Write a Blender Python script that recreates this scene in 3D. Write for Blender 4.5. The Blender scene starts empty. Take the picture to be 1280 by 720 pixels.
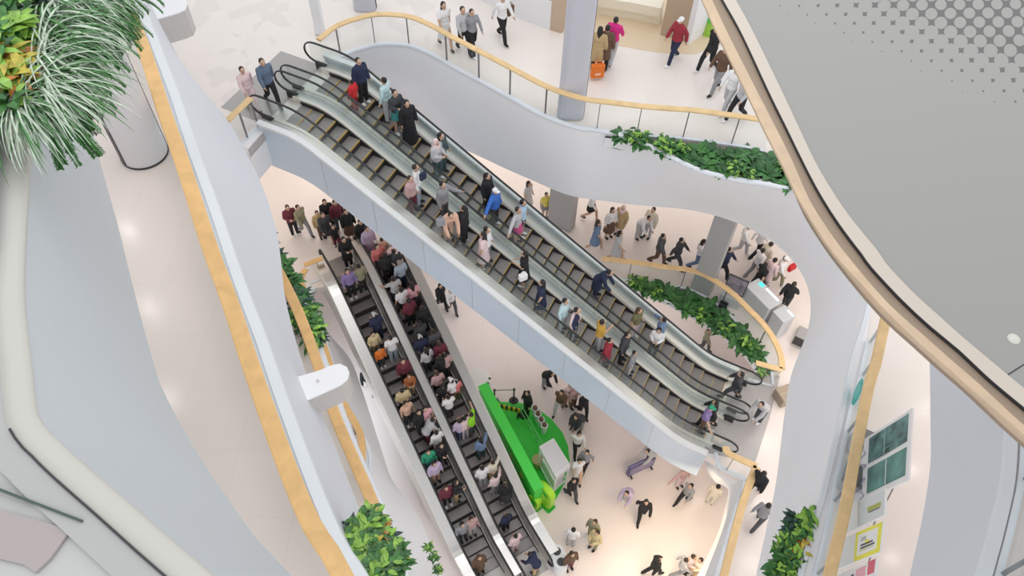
import bpy, bmesh, math, random
from mathutils import Vector, Matrix
random.seed(11)
sc = bpy.context.scene
COL = sc.collection
PI = math.pi

# ------------------------------------------------------------------ camera
F_PX, TILT, ROLL, CAMZ = 1001.45688, .631108583, .0353114, 29.6
_s, _c = math.sin(TILT), math.cos(TILT)
FWD = Vector((0, _s, -_c)); UP0 = Vector((0, _c, _s)); RT0 = Vector((1, 0, 0))
RT = RT0*math.cos(ROLL) + UP0*math.sin(ROLL)
UPV = -RT0*math.sin(ROLL) + UP0*math.cos(ROLL)
EYE = Vector((0, 0, CAMZ))
cd = bpy.data.cameras.new('camera'); cam = bpy.data.objects.new('camera', cd); COL.objects.link(cam)
cd.sensor_width = 36; cd.lens = F_PX*36/1280; cd.clip_start = .05; cd.clip_end = 300
m = Matrix((( RT.x, UPV.x, -FWD.x, EYE.x), (RT.y, UPV.y, -FWD.y, EYE.y), (RT.z, UPV.z, -FWD.z, EYE.z), (0, 0, 0, 1)))
cam.matrix_world = m
sc.camera = cam

def at(u, v, z):
    """the point at height z that a reading (u, v) on the 1280x720 photograph stands for"""
    d = FWD*F_PX + RT*(u-640) + UPV*(360-v)
    return EYE + d*((z-CAMZ)/d.z)

L1, L2, L3, L4, L5 = 0.0, 5.4, 13.0, 18.4, 24.0

# ------------------------------------------------------------------ materials
MATS = {}
def mat(name, col, rough=.5, metal=0., spec=.5, noise=0., nscale=8., bump=0., emit=0., sheen=0., coat=0.):
    if name in MATS: return MATS[name]
    mt = bpy.data.materials.new(name); mt.use_nodes = True
    nt = mt.node_tree; b = nt.nodes['Principled BSDF']
    b.inputs['Base Color'].default_value = (*col, 1); b.inputs['Roughness'].default_value = rough
    b.inputs['Metallic'].default_value = metal; b.inputs['Specular IOR Level'].default_value = spec
    if coat: b.inputs['Coat Weight'].default_value = coat; b.inputs['Coat Roughness'].default_value = .1
    if emit:
        b.inputs['Emission Color'].default_value = (*col, 1); b.inputs['Emission Strength'].default_value = emit
    if noise or bump:
        tc = nt.nodes.new('ShaderNodeTexCoord'); n = nt.nodes.new('ShaderNodeTexNoise')
        n.inputs['Scale'].default_value = nscale; n.inputs['Detail'].default_value = 4
        nt.links.new(tc.outputs['Object'], n.inputs['Vector'])
        if noise:
            r = nt.nodes.new('ShaderNodeMapRange'); r.inputs['To Min'].default_value = 1-noise; r.inputs['To Max'].default_value = 1+noise
            r.inputs['From Min'].default_value = .3; r.inputs['From Max'].default_value = .7
            mx = nt.nodes.new('ShaderNodeVectorMath'); mx.operation = 'SCALE'; mx.inputs[0].default_value = col
            nt.links.new(n.outputs['Fac'], r.inputs['Value']); nt.links.new(r.outputs['Result'], mx.inputs['Scale'])
            nt.links.new(mx.outputs['Vector'], b.inputs['Base Color'])
        if bump:
            bp = nt.nodes.new('ShaderNodeBump'); bp.inputs['Strength'].default_value = bump; bp.inputs['Distance'].default_value = .01
            nt.links.new(n.outputs['Fac'], bp.inputs['Height']); nt.links.new(bp.outputs['Normal'], b.inputs['Normal'])
    MATS[name] = mt; return mt

def glass_mat(name, tint, gloss=.12):
    mt = bpy.data.materials.new(name); mt.use_nodes = True; nt = mt.node_tree
    nt.nodes.remove(nt.nodes['Principled BSDF'])
    out = nt.nodes['Material Output']
    tr = nt.nodes.new('ShaderNodeBsdfTransparent'); tr.inputs['Color'].default_value = (*tint, 1)
    gl = nt.nodes.new('ShaderNodeBsdfGlossy'); gl.inputs['Roughness'].default_value = .08; gl.inputs['Color'].default_value = (.9, .95, .95, 1)
    lw = nt.nodes.new('ShaderNodeLayerWeight'); lw.inputs['Blend'].default_value = .5
    fr = nt.nodes.new('ShaderNodeMath'); fr.operation = 'POWER'; fr.inputs[1].default_value = 4.5; nt.links.new(lw.outputs['Facing'], fr.inputs[0])
    mu = nt.nodes.new('ShaderNodeMath'); mu.operation = 'MULTIPLY_ADD'; mu.inputs[1].default_value = .55; mu.inputs[2].default_value = gloss
    mx = nt.nodes.new('ShaderNodeMixShader')
    nt.links.new(fr.outputs['Value'], mu.inputs[0]); nt.links.new(mu.outputs['Value'], mx.inputs['Fac'])
    nt.links.new(tr.outputs['BSDF'], mx.inputs[1]); nt.links.new(gl.outputs['BSDF'], mx.inputs[2])
    nt.links.new(mx.outputs['Shader'], out.inputs['Surface'])
    MATS[name] = mt; return mt

def floor_mat(name, col, tile, vary=.02, patch=0., rough=.22, grout=.93, patch_x=None):
    mt = bpy.data.materials.new(name); mt.use_nodes = True; nt = mt.node_tree; b = nt.nodes['Principled BSDF']
    N, L = nt.nodes.new, nt.links.new
    tc = N('ShaderNodeTexCoord')
    br = N('ShaderNodeTexBrick'); br.offset = 0.; br.inputs['Scale'].default_value = 1
    br.inputs['Brick Width'].default_value = tile; br.inputs['Row Height'].default_value = tile
    br.inputs['Mortar Size'].default_value = .006; br.inputs['Mortar Smooth'].default_value = .2
    br.inputs['Color1'].default_value = (*col, 1); br.inputs['Color2'].default_value = (*[c*(1-vary) for c in col], 1)
    br.inputs['Mortar'].default_value = (*[c*grout for c in col], 1)
    L(tc.outputs['Object'], br.inputs['Vector'])
    last = br.outputs['Color']
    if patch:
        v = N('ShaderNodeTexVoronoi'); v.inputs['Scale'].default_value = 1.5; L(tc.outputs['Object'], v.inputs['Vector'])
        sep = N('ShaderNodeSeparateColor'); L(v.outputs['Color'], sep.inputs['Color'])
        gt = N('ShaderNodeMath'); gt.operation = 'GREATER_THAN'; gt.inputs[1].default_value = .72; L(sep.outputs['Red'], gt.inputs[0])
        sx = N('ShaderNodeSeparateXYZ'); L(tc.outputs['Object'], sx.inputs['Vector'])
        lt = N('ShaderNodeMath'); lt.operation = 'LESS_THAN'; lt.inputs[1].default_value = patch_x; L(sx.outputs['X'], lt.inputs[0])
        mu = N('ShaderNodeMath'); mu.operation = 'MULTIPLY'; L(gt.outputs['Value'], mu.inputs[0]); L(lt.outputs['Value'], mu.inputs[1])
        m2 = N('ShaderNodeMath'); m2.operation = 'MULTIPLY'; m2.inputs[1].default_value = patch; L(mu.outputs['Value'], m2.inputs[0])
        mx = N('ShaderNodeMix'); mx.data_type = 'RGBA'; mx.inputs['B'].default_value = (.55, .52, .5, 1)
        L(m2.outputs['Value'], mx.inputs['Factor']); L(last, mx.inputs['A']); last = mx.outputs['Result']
    L(last, b.inputs['Base Color'])
    n = N('ShaderNodeTexNoise'); n.inputs['Scale'].default_value = .7; L(tc.outputs['Object'], n.inputs['Vector'])
    mr = N('ShaderNodeMapRange'); mr.inputs['To Min'].default_value = rough*.75; mr.inputs['To Max'].default_value = rough*1.3
    L(n.outputs['Fac'], mr.inputs['Value']); L(mr.outputs['Result'], b.inputs['Roughness'])
    b.inputs['Specular IOR Level'].default_value = .45
    return mt

def wood_mat(name, col):
    mt = bpy.data.materials.new(name); mt.use_nodes = True; nt = mt.node_tree; b = nt.nodes['Principled BSDF']
    N, L = nt.nodes.new, nt.links.new
    tc = N('ShaderNodeTexCoord'); n = N('ShaderNodeTexNoise'); n.inputs['Scale'].default_value = 2.2; n.inputs['Detail'].default_value = 6
    n.inputs['Distortion'].default_value = 1.2
    r = N('ShaderNodeValToRGB'); r.color_ramp.elements[0].position = .3; r.color_ramp.elements[1].position = .75
    r.color_ramp.elements[0].color = (*[c*.86 for c in col], 1); r.color_ramp.elements[1].color = (*[min(1, c*1.08) for c in col], 1)
    L(tc.outputs['Object'], n.inputs['Vector']); L(n.outputs['Fac'], r.inputs['Fac']); L(r.outputs['Color'], b.inputs['Base Color'])
    b.inputs['Roughness'].default_value = .45
    MATS[name] = mt; return mt

M_WHITE_DIM = mat('dimmed_white_paint', (.70, .715, .765), .6, noise=.012, nscale=.8)  # same white paint, its colour darkened to stand for dimmer light on these walls
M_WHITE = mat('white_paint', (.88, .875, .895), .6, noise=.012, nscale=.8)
M_RIM = mat('bright_white_rim', (.76, .79, .84), .4)
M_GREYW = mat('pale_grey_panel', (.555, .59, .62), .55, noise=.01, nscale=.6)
M_LIP = mat('warm_white_lip', (.59, .575, .53), .5)
M_WOOD = wood_mat('pale_timber', (.80, .565, .29))
M_WOOD2 = wood_mat('orange_timber', (.80, .50, .21))
M_WOODP = wood_mat('light_beech_edge', (.60, .45, .31))
M_GLASS = glass_mat('clear_glass', (.98, .99, .99), .03)
M_GLASSG = glass_mat('green_glass', (.955, .98, .972), .07)
M_STEEL = mat('brushed_steel', (.62, .61, .59), .28, .9, noise=.05, nscale=20)
M_STEELW = mat('satin_steel', (.74, .72, .68), .38, .6)
M_POST = mat('grey_metal_post', (.20, .20, .21), .35, .7)
M_BLACK = mat('black_rubber', (.025, .026, .03), .35)
M_DARK = mat('dark_metal', (.06, .06, .065), .4, .5)
M_STEP = mat('escalator_step', (.30, .28, .275), .4, .4, noise=.06, nscale=30)
M_RISER = mat('escalator_riser', (.045, .042, .042), .5, .3)
M_GOLD = mat('yellow_step_edge', (.55, .36, .10), .4)
M_PLATE = mat('landing_plate_steel', (.40, .385, .37), .35, .5, noise=.03, nscale=12)
M_BAND = mat('white_band', (.80, .82, .83), .4)
M_CLAD = mat('blue_grey_cladding', (.60, .70, .81), .25, .12, noise=.02, nscale=1.)
M_GAP = mat('grey_deck', (.45, .47, .47), .35, .2)
M_SOIL = mat('dark_soil', (.05, .035, .025), .9)
M_LAV = mat('lavender_column', (.58, .58, .64), .5)
M_GREYC = mat('grey_column', (.42, .41, .41), .5)
M_TAN = mat('tan_wall', (.60, .46, .33), .6)
M_TANF = mat('tan_floor', (.74, .60, .42), .35)
M_CREAM = mat('cream_shop_wall', (.90, .84, .70), .5)
M_GREEN = mat('bright_green', (.045, .62, .06), .45)
M_GREEND = mat('green_panel', (.03, .5, .05), .45)
M_LIME = mat('lime_letters', (.42, .82, .03), .4)
M_FL1 = floor_mat('polished_cream_floor', (.86, .775, .755), 1.2)
M_FL2 = floor_mat('polished_pale_floor', (.86, .785, .745), 1.0)
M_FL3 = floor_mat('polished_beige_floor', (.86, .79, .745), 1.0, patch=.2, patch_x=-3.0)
M_FL4 = floor_mat('polished_rose_floor', (.71, .63, .595), 1.0)
M_FL5 = mat('pale_grey_floor', (.55, .55, .54), .4)
M_SILL = mat('grey_sill', (.47, .47, .46), .45)

# ------------------------------------------------------------------ mesh helpers
def link(name, me, mats, parent=None, smooth=False):
    o = bpy.data.objects.new(name, me); COL.objects.link(o)
    for mm in (mats if isinstance(mats, (list, tuple)) else [mats]): me.materials.append(mm)
    if parent: o.parent = parent
    if smooth:
        for p in me.polygons: p.use_smooth = True
    return o
def bm_obj(name, bm, mats, parent=None, smooth=False):
    me = bpy.data.meshes.new(name); bmesh.ops.recalc_face_normals(bm, faces=bm.faces[:]); bm.to_mesh(me); bm.free()
    return link(name, me, mats, parent, smooth)
def tag(o, label, cat, group=None):
    o['label'] = label; o['category'] = cat
    if group: o['group'] = group
    return o
def struct(o, label=None, cat=None):
    o['kind'] = 'structure'
    if label: o['label'] = label
    if cat: o['category'] = cat
    return o
def empty(name, loc=(0, 0, 0), rz=0):
    o = bpy.data.objects.new(name, None); o.empty_display_size = .2; COL.objects.link(o)
    o.location = loc; o.rotation_euler = (0, 0, rz); return o

def box(bm, x0, x1, y0, y1, z0, z1, M=None, mi=0):
    vs = [bm.verts.new((x, y, z)) for z in (z0, z1) for x, y in ((x0, y0), (x1, y0), (x1, y1), (x0, y1))]
    if M is not None:
        for v in vs: v.co = M @ v.co
    for q in ((3, 2, 1, 0), (4, 5, 6, 7), (0, 1, 5, 4), (1, 2, 6, 5), (2, 3, 7, 6), (3, 0, 4, 7)):
        f = bm.faces.new([vs[i] for i in q]); f.material_index = mi
    return vs
def bar(bm, a, b, r, n=8, r2=None, mi=0):
    a = Vector(a); b = Vector(b); r2 = r if r2 is None else r2
    d = (b-a).normalized(); x = d.orthogonal().normalized(); y = d.cross(x)
    R = []
    for P, rr in ((a, r), (b, r2)):
        R.append([bm.verts.new(P + (x*math.cos(2*PI*k/n) + y*math.sin(2*PI*k/n))*rr) for k in range(n)])
    for k in range(n):
        f = bm.faces.new((R[0][k], R[0][(k+1) % n], R[1][(k+1) % n], R[1][k])); f.material_index = mi
    for ring in R:
        f = bm.faces.new(ring); f.material_index = mi
def prism(bm, pts, z0, z1, mi=0, M=None):
    """pts: xy polygon (may be concave), extruded from z0 to z1"""
    lo = [bm.verts.new((p[0], p[1], z0)) for p in pts]; hi = [bm.verts.new((p[0], p[1], z1)) for p in pts]
    if M is not None:
        for v in lo+hi: v.co = M @ v.co
    n = len(pts); fs = []
    for k in range(n): fs.append(bm.faces.new((lo[k], lo[(k+1) % n], hi[(k+1) % n], hi[k])))
    fs.append(bm.faces.new(hi)); fs.append(bm.faces.new(lo[::-1]))
    for f in fs: f.material_index = mi
    bm.normal_update()
    bmesh.ops.triangulate(bm, faces=fs[-2:])
def spline(pts, step=.25):
    P = [Vector(p) for p in pts]
    out = []
    for i in range(len(P)-1):
        p0 = P[i-1] if i else P[i]*2-P[i+1]; p1 = P[i]; p2 = P[i+1]; p3 = P[i+2] if i+2 < len(P) else P[i+1]*2-P[i]
        n = max(2, int((p2-p1).length/step))
        for k in range(n):
            t = k/n
            out.append(.5*((2*p1) + (p2-p0)*t + (2*p0-5*p1+4*p2-p3)*t*t + (3*p1-p0-3*p2+p3)*t**3))
    out.append(P[-1]); return out
def resample(pts, n):
    P = [Vector(p) for p in pts]; L = [0]
    for a, b in zip(P, P[1:]): L.append(L[-1]+(b-a).length)
    out = []; j = 0
    for k in range(n):
        s = L[-1]*k/(n-1)
        while j < len(P)-2 and L[j+1] < s: j += 1
        t = (s-L[j])/max(1e-9, L[j+1]-L[j]); out.append(P[j].lerp(P[j+1], min(1, max(0, t))))
    return out
def normals(P):
    """horizontal normal to the right of the direction of travel"""
    out = []
    for i in range(len(P)):
        d = P[min(i+1, len(P)-1)] - P[max(i-1, 0)]; d.z = 0
        d.normalize(); out.append(Vector((d.y, -d.x, 0)))
    return out
def sweep(bm, P, prof, closed=True, mi=0, caps=True):
    """profile points (across, up) carried along P; across = right of travel"""
    N = normals(P); rows = []
    for p, n in zip(P, N): rows.append([bm.verts.new(p + n*a + Vector((0, 0, h))) for a, h in prof])
    k = len(prof)
    for i in range(len(P)-1):
        for j in range(k if closed else k-1):
            f = bm.faces.new((rows[i][j], rows[i][(j+1) % k], rows[i+1][(j+1) % k], rows[i+1][j])); f.material_index = mi
    if caps and closed:
        for r in (rows[0], rows[-1]):
            f = bm.faces.new(r); f.material_index = mi
def loft(bm, curves, mi=0, close=False):
    rows = [[bm.verts.new(p) for p in c] for c in curves]
    k = len(rows)
    for a in range(k if close else k-1):
        A, B = rows[a], rows[(a+1) % k]
        for i in range(len(A)-1):
            f = bm.faces.new((A[i], A[i+1], B[i+1], B[i])); f.material_index = mi
    if close:
        for i in (0, -1): bm.faces.new([r[i] for r in rows])
def flat(pts, z): return [Vector((p[0], p[1], z)) for p in pts]
def pxs(lst, z): return [at(u, v, z) for u, v in lst]

def balustrade(name, label, base, z, rail_h=1.15, wood=None, width=.22, post_step=1.45, posts=None, glass=None, sill=True, inset=0., rail_t=.07, closed_ends=True):
    """base: xy path of the glass line (void on the right of travel)"""
    P = spline(flat(base, z), .22)
    root = empty(name, P[len(P)//2]); inv = Matrix.Translation(-root.location)
    tag(root, label, 'railing')
    def fin(nm, bm, mt, sm=False):
        bm.transform(inv); return bm_obj(nm, bm, mt, root, sm)
    w = width/2
    bm = bmesh.new()
    sweep(bm, P, [(-w, rail_h-rail_t*.5), (-w, rail_h-.01), (-w+.02, rail_h+.012), (w-.02, rail_h+.012), (w, rail_h-.01), (w, rail_h-rail_t*.5), (w-.03, rail_h-rail_t), (-w+.03, rail_h-rail_t)])
    fin('handrail', bm, wood or M_WOOD)
    bm = bmesh.new(); sweep(bm, P, [(-.008, .02), (.008, .02), (.008, rail_h-rail_t), (-.008, rail_h-rail_t)]); fin('glass_panel', bm, glass or M_GLASS)
    if sill:
        bm = bmesh.new(); sweep(bm, P, [(-.05, -.02), (.05, -.02), (.05, .05), (-.05, .05)]); fin('base_channel', bm, M_RIM)
    if posts is None:
        L = 0; posts = []; nxt = post_step*.5
        for a, b in zip(P, P[1:]):
            L += (b-a).length
            if L >= nxt: posts.append(b); nxt += post_step
    N = normals(P)
    for q in posts:
        i = min(range(len(P)), key=lambda k: (P[k].xy-Vector(q).xy).length)
        n = N[i]; d = Vector((-n.y, n.x, 0)); p = P[i]
        M = Matrix(((d.x, n.x, 0, p.x), (d.y, n.y, 0, p.y), (0, 0, 1, p.z), (0, 0, 0, 1)))
        bm = bmesh.new(); box(bm, -.012, .012, -.075, -.012, 0, rail_h-rail_t, M); fin('post', bm, M_POST)
    return root

# ------------------------------------------------------------------ floors
def gallery_floor(name, outline, z, mt, th=.32):
    bm = bmesh.new(); prism(bm, outline, z-th, z)
    return struct(bm_obj(name, bm, mt))
def fascia(name, top, bot, mt, back=.3, n=90, belly=.0, rim=None, rim_w=.06):
    """a curved band wall from the top curve to the bottom curve; void on the right of travel"""
    T = resample(spline(top, .2), n); B = resample(spline(bot, .2), n); N = normals(T)
    curves = []
    for k in range(9):
        t = k/8; curves.append([a.lerp(b, t) + nn*belly*math.sin(PI*t) for a, b, nn in zip(T, B, N)])
    curves.append([b - nn*back for b, nn in zip(B, N)])
    curves.append([a - nn*back for a, nn in zip(T, N)])
    bm = bmesh.new(); loft(bm, curves, close=True)
    o = struct(bm_obj(name, bm, mt, None, False))
    for p in o.data.polygons: p.use_smooth = True
    o.data.set_sharp_from_angle(angle=math.radians(35))
    if rim:
        bm = bmesh.new(); P = [t for t in T]; sweep(bm, P, [(-rim_w*1.6, -.01), (.02, -.05), (.03, .02), (.0, .055), (-rim_w*1.6, .055)])
        bm_obj('rim', bm, rim, o)
    return o

bm = bmesh.new(); prism(bm, [(-34, -6), (34, -6), (34, 46), (-34, 46)], -.3, 0)
struct(bm_obj('floor', bm, M_FL1))

# --- escalator frames
UY = -.43019565; UE = Vector((math.cos(UY), math.sin(UY), 0)); UT = Vector((-UE.y, UE.x, 0)); UO = Vector((-6.15929, 19.74859, 13.0)); UD = 1.545; UR = 14.85; UH = 7.6
LY = -1.01152935; LE = Vector((math.cos(LY), math.sin(LY), 0)); LT = Vector((-LE.y, LE.x, 0)); LO = Vector((-5.95381, 18.95110, 5.4)); LD = 1.468; LH = 5.4
def upt(s, w, z=0.): return UO + UE*s + UT*w + Vector((0, 0, z))
def lpt(s, w, z=0.): return LO + LE*s + LT*w + Vector((0, 0, z))
SL = math.tan(math.radians(30))
def nose(s, s0, H):
    """smooth height of the step line below the top landing"""
    s1 = s0 + H/SL; r = .55
    def ramp(x):
        if x <= -r: return 0.
        if x >= r: return x
        return (x+r)**2/(4*r)
    return -SL*(ramp(s-s0) - ramp(s-s1))
U0 = .84; L0 = 1.25

# --- outlines of the gallery edges (xy)
l2_left = [p.xy for p in pxs([(560, 830), (520, 760), (490, 705), (470, 655), (456, 605)], L2+1.15)] + [Vector(p) for p in ((-4.45, 10.9), (-5.25, 12.2), (-5.85, 13.5), (-6.5, 14.9), (-7.1, 16.1), (-7.45, 16.95), (-7.35, 17.35))]
l2_rail_r = [p.xy for p in pxs([(752, 323), (797, 328), (830, 333), (867, 338), (893, 350), (917, 367), (937, 387), (953, 403), (967, 423), (976, 443), (978, 461)], L2+1.15)]
l2_ret = [p.xy for p in pxs([(978, 462), (945, 453)], L2+1.15)]
l2_near = [p.xy for p in pxs([(907, 558), (912, 567), (946, 583)], L2+1.15)]
l2_near2 = [p.xy for p in pxs([(946, 583), (938, 602), (930, 625), (920, 660), (905, 720)], L2+1.15)]
ext2 = l2_near2[-1] + (l2_near2[-1]-l2_near2[-2])*1.6
a_ = lpt(.75, -LD-.2).xy; b_ = lpt(.75, LD+.2).xy
lnd_a = upt(UR-.3, UD*.5+.1).xy; lnd_b = upt(UR-.3, -UD-.95).xy
void2 = l2_left + [a_, b_, Vector((-2.4, 19.9)), Vector((.2, 20.0)), Vector((2.0, 19.3))] + l2_rail_r + l2_ret[1:] + [lnd_a, lnd_b] + l2_near + l2_near2[1:] + [ext2]
gallery_floor('floor_second', void2 + [Vector((32, 0)), Vector((32, 45)), Vector((-32, 45)), Vector((-32, 0))], L2, M_FL2)

l3_left = [Vector(p) for p in ((-.4, 1.0), (-1.3, 3.2), (-2.35, 5.6), (-3.0, 6.8), (-3.6, 7.9), (-4.6, 10.0), (-5.4, 11.4), (-6.6, 13.2), (-7.8, 15.0))]
l3_cor = [at(310, 187, 13).xy, at(331, 163, 13).xy]
l3_top = [p.xy for p in pxs([(398, 49), (420, 32), (447, 22), (473, 17), (507, 19), (533, 28), (570, 48), (597, 62), (637, 83), (683, 107), (727, 122), (763, 127), (803, 132), (840, 135), (863, 136.5), (913, 143), (947, 148)], L3+1.15)]
l3_ring = [Vector(p) for p in ((7.3, 17.45), (8.5, 16.9), (9.4, 15.9), (9.8, 14.5))]
l3_right = [p.xy for p in pxs([(1108, 395), (1095, 455), (1087, 480), (1071, 560), (1056, 640), (1037, 720)], L3+1.15)]
l3_rext = [l3_right[-1] + (l3_right[-1]-l3_right[-2])*k for k in (.8, 1.6)]
ringall = l3_top + l3_ring + l3_right + l3_rext
void3 = l3_left + l3_cor + [upt(-.2, -UD-.9).xy, upt(-.2, .8).xy] + [p.xy for p in spline(flat(ringall, 0), .3)]
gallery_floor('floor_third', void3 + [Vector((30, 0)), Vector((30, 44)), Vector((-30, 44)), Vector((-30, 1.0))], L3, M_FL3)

l4_rail = [p.xy for p in pxs([(160, 7), (182, 67), (203, 133), (231, 213), (260, 303), (287, 377), (310, 447), (333, 513), (360, 587), (390, 657), (428, 720)], L4+1.15)]
l4_rail = [l4_rail[0] + (l4_rail[0]-l4_rail[1])*k for k in (3, 1.5)] + l4_rail + [Vector((-.9, 1.1))]
l4_left = l4_rail[::-1]
gallery_floor('floor_fourth', l4_left + [Vector((-13, 19.5)), Vector((-30, 19.5)), Vector((-30, 1.0))], L4, M_FL4)
l4_rtop = [p.xy for p in pxs([(1262, 490), (1257, 530), (1252, 597), (1237, 663), (1223, 713)], L4)]
l4_rtop = [l4_rtop[0]+(l4_rtop[0]-l4_rtop[1])*6, l4_rtop[0]+(l4_rtop[0]-l4_rtop[1])*3] + l4_rtop + [l4_rtop[-1]+(l4_rtop[-1]-l4_rtop[-2])*2]
l4_rin = [Vector((p.x+.16, p.y+.03)) for p in l4_rtop]
gallery_floor('floor_fourth_right', l4_rin + [Vector((26, 1.5)), Vector((26, l4_rin[0].y))], L4, M_FL4)

# --- curved white gallery walls
zt, zb = L3+.02, 10.0
lip3 = pxs([(817, 187), (847, 203), (880, 217), (923, 227), (960, 233), (993, 240)], L3)
def off(pts, d):
    P = [Vector((p[0], p[1], 0)) for p in pts]; N = normals(P); return [(p+n*d).xy for p, n in zip(P, N)]
planter3_in = off(l3_top[10:], .08)
t3 = flat(off(l3_top[:12], .07), zt) + flat([p.xy for p in lip3], zt) + flat([(8.9, 15.6), (9.5, 14.6)], zt) + flat([p.xy for p in pxs([(1085, 368), (1063, 453), (1045, 537), (1027, 613), (1017, 647), (1000, 707)], zt)], zt)
t3 += [t3[-1]+(t3[-1]-t3[-2])*.8]
b3 = flat([(-5.6, 22.6), (-4.2, 21.9)], zb) + pxs([(560, 178), (595, 193), (623, 207), (653, 220), (687, 235), (713, 246), (747, 250), (800, 257), (867, 262), (907, 273), (927, 280), (957, 295), (980, 313), (997, 333), (1010, 357), (1014, 380), (1012, 405), (1004, 430), (988, 467), (982, 507), (977, 545), (970, 605), (957, 665), (945, 720)], zb)
b3 += [b3[-1]+(b3[-1]-b3[-2])*.8]
def match(T, B, n=120):
    """pair the two curves by nearest run along x-y so the wall stays close to upright"""
    Ts = resample(spline(T, .15), 600); Bs = resample(spline(B, .15), 600); j = 0; out = []
    Tn = resample(Ts, n)
    for k, p in enumerate(Tn):
        best = min(range(j, min(600, j+120)), key=lambda q: (Bs[q].xy-p.xy).length + .0)
        j = best; out.append(Bs[best])
    out[0] = Bs[0]; out[-1] = Bs[-1]
    for _ in range(6): out = [out[0]] + [(out[i-1]+out[i]*2+out[i+1])/4 for i in range(1, n-1)] + [out[-1]]
    return Tn, out
def fascia2(name, T, B, mt, back=.3, belly=0., rim=None, rim_w=.06):
    T2, B2 = match(T, B); n = len(T2); N = normals(T2)
    curves = []
    for k in range(9):
        t = k/8; curves.append([a.lerp(b, t) + nn*belly*math.sin(PI*t) for a, b, nn in zip(T2, B2, N)])
    curves.append([b - nn*back for b, nn in zip(B2, N)]); curves.append([a - nn*back - Vector((0, 0, .05)) for a, nn in zip(T2, N)])
    bm = bmesh.new(); loft(bm, curves, close=True)
    o = struct(bm_obj(name, bm, mt, None, True)); o.data.set_sharp_from_angle(angle=math.radians(35))
    if rim:
        bm = bmesh.new(); sweep(bm, T2, [(-rim_w*1.6, -.01), (.015, -.05), (.03, .0), (.01, .05), (-rim_w*1.6, .05)])
        bm_obj('rim', bm, rim, o, False)
    return o
fascia2('wall_right', t3, b3, M_WHITE, rim=M_RIM)

def rev(l): return l[::-1]
t4 = flat(off(l4_left, .28), L4+.02)
b4 = rev(pxs([(150, -60), (190, 10), (217, 60), (240, 103), (283, 147), (305, 187), (325, 225), (345, 285), (352, 333), (355, 365), (362, 397), (380, 460), (412, 540), (437, 605), (470, 690), (490, 740)], 15.6))
b4 = [Vector((-.6, 1.6, 15.6))] + b4 + [b4[-1]+(b4[-1]-b4[-2])*1.5]
# void lies on the right of travel when walking from the front to the back along the left side
fascia2('wall_left', t4, b4, M_WHITE_DIM, rim=M_RIM, rim_w=.1, back=.25)
bm = bmesh.new(); P = spline(flat(off(l4_left, .13), L4), .25); sweep(bm, P, [(-.16, -.3), (.13, -.3), (.13, .0), (-.16, .0)]); struct(bm_obj('trim_1', bm, M_RIM))

t4r = flat(l4_rtop, L4+.02); b4r = pxs([(1160, 380), (1162, 450), (1163, 530), (1163, 580), (1153, 647), (1137, 720)], 15.8)
b4r = [b4r[0]+(b4r[0]-b4r[1])*3] + b4r + [b4r[-1]+(b4r[-1]-b4r[-2])*.7]
fascia2('wall_right_upper', t4r, b4r, M_WHITE_DIM, rim=M_RIM, rim_w=.1)

t3l = flat(off(l3_left, .1), L3+.02); b3l = flat(off(l3_left, -.15), 10.4)
fascia2('wall_left_middle', t3l, b3l, M_WHITE, rim=M_RIM, rim_w=.09)

t2l = flat(off(l2_left, .06), L2+.02)
b2l = rev(pxs([(388, 360), (390, 372), (397, 403), (412, 422), (430, 437), (442, 457), (460, 510), (480, 572), (490, 600), (510, 625), (530, 657), (535, 672), (552, 720)], 3.2))
b2l = [Vector((-.5, 4.5, 3.2)), Vector((-1.2, 6.4, 3.2))] + b2l
fascia2('wall_left_lower', t2l, b2l, M_WHITE, rim=M_RIM)

t2n = flat([l2_near2[k] + Vector((-.12, .0)) for k in range(5)] + [ext2+Vector((-.12, 0))], L2+.02)
bq = pxs([(893, 566), (898, 582), (908, 589), (928, 598), (922, 622), (912, 655), (893, 720)], L2)
bl = pxs([(881, 578), (886, 592), (896, 604), (910, 611), (905, 640), (895, 672), (872, 720)], 4.2)
bq += [bq[-1]+(bq[-1]-bq[-2])]; bl += [bl[-1]+(bl[-1]-bl[-2])]
fascia('wall_right_lower', bq, bl, M_WHITE, back=.06, n=60, rim=M_RIM)

# upper left gallery close to the camera
t5 = rev(pxs([(60, -60), (46, 40), (34, 120), (30, 200), (24, 290), (22, 370), (30, 450), (40, 523), (65, 553), (93, 580), (143, 623), (200, 673), (247, 713), (300, 760)], L5))
b5 = rev(pxs([(60, -80), (95, 60), (115, 160), (130, 220), (147, 280), (160, 333), (177, 400), (193, 457), (200, 480), (227, 533), (260, 587), (290, 630), (318, 670), (365, 720), (420, 780)], 21.1))
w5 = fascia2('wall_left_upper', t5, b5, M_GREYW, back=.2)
T5 = resample(spline(t5, .1), 90)
bm = bmesh.new(); sweep(bm, T5, [(-.16, -.10), (.02, -.10), (.045, -.03), (.03, .02), (-.02, .045), (-.16, .045)]); bm_obj('lip', bm, M_LIP, w5, True)
f5 = off([p.xy for p in T5], -.14)
gallery_floor('floor_fifth', f5 + [Vector((-14, f5[-1].y)), Vector((-14, f5[0].y))], L5-.02, M_FL5, .25)
bm = bmesh.new(); sweep(bm, flat(off([p.xy for p in T5], -.26), L5), [(-.10, -.02), (.10, -.02), (.10, .03), (-.10, .03)]); struct(bm_obj('trim_2', bm, M_SILL))
bm = bmesh.new(); sweep(bm, flat(off([p.xy for p in T5 if p.y < 2.75], -.155), L5+.045), [(-.008, -.05), (.008, -.05), (.008, .004), (-.008, .004)]); struct(bm_obj('trim_3', bm, M_DARK))

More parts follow.
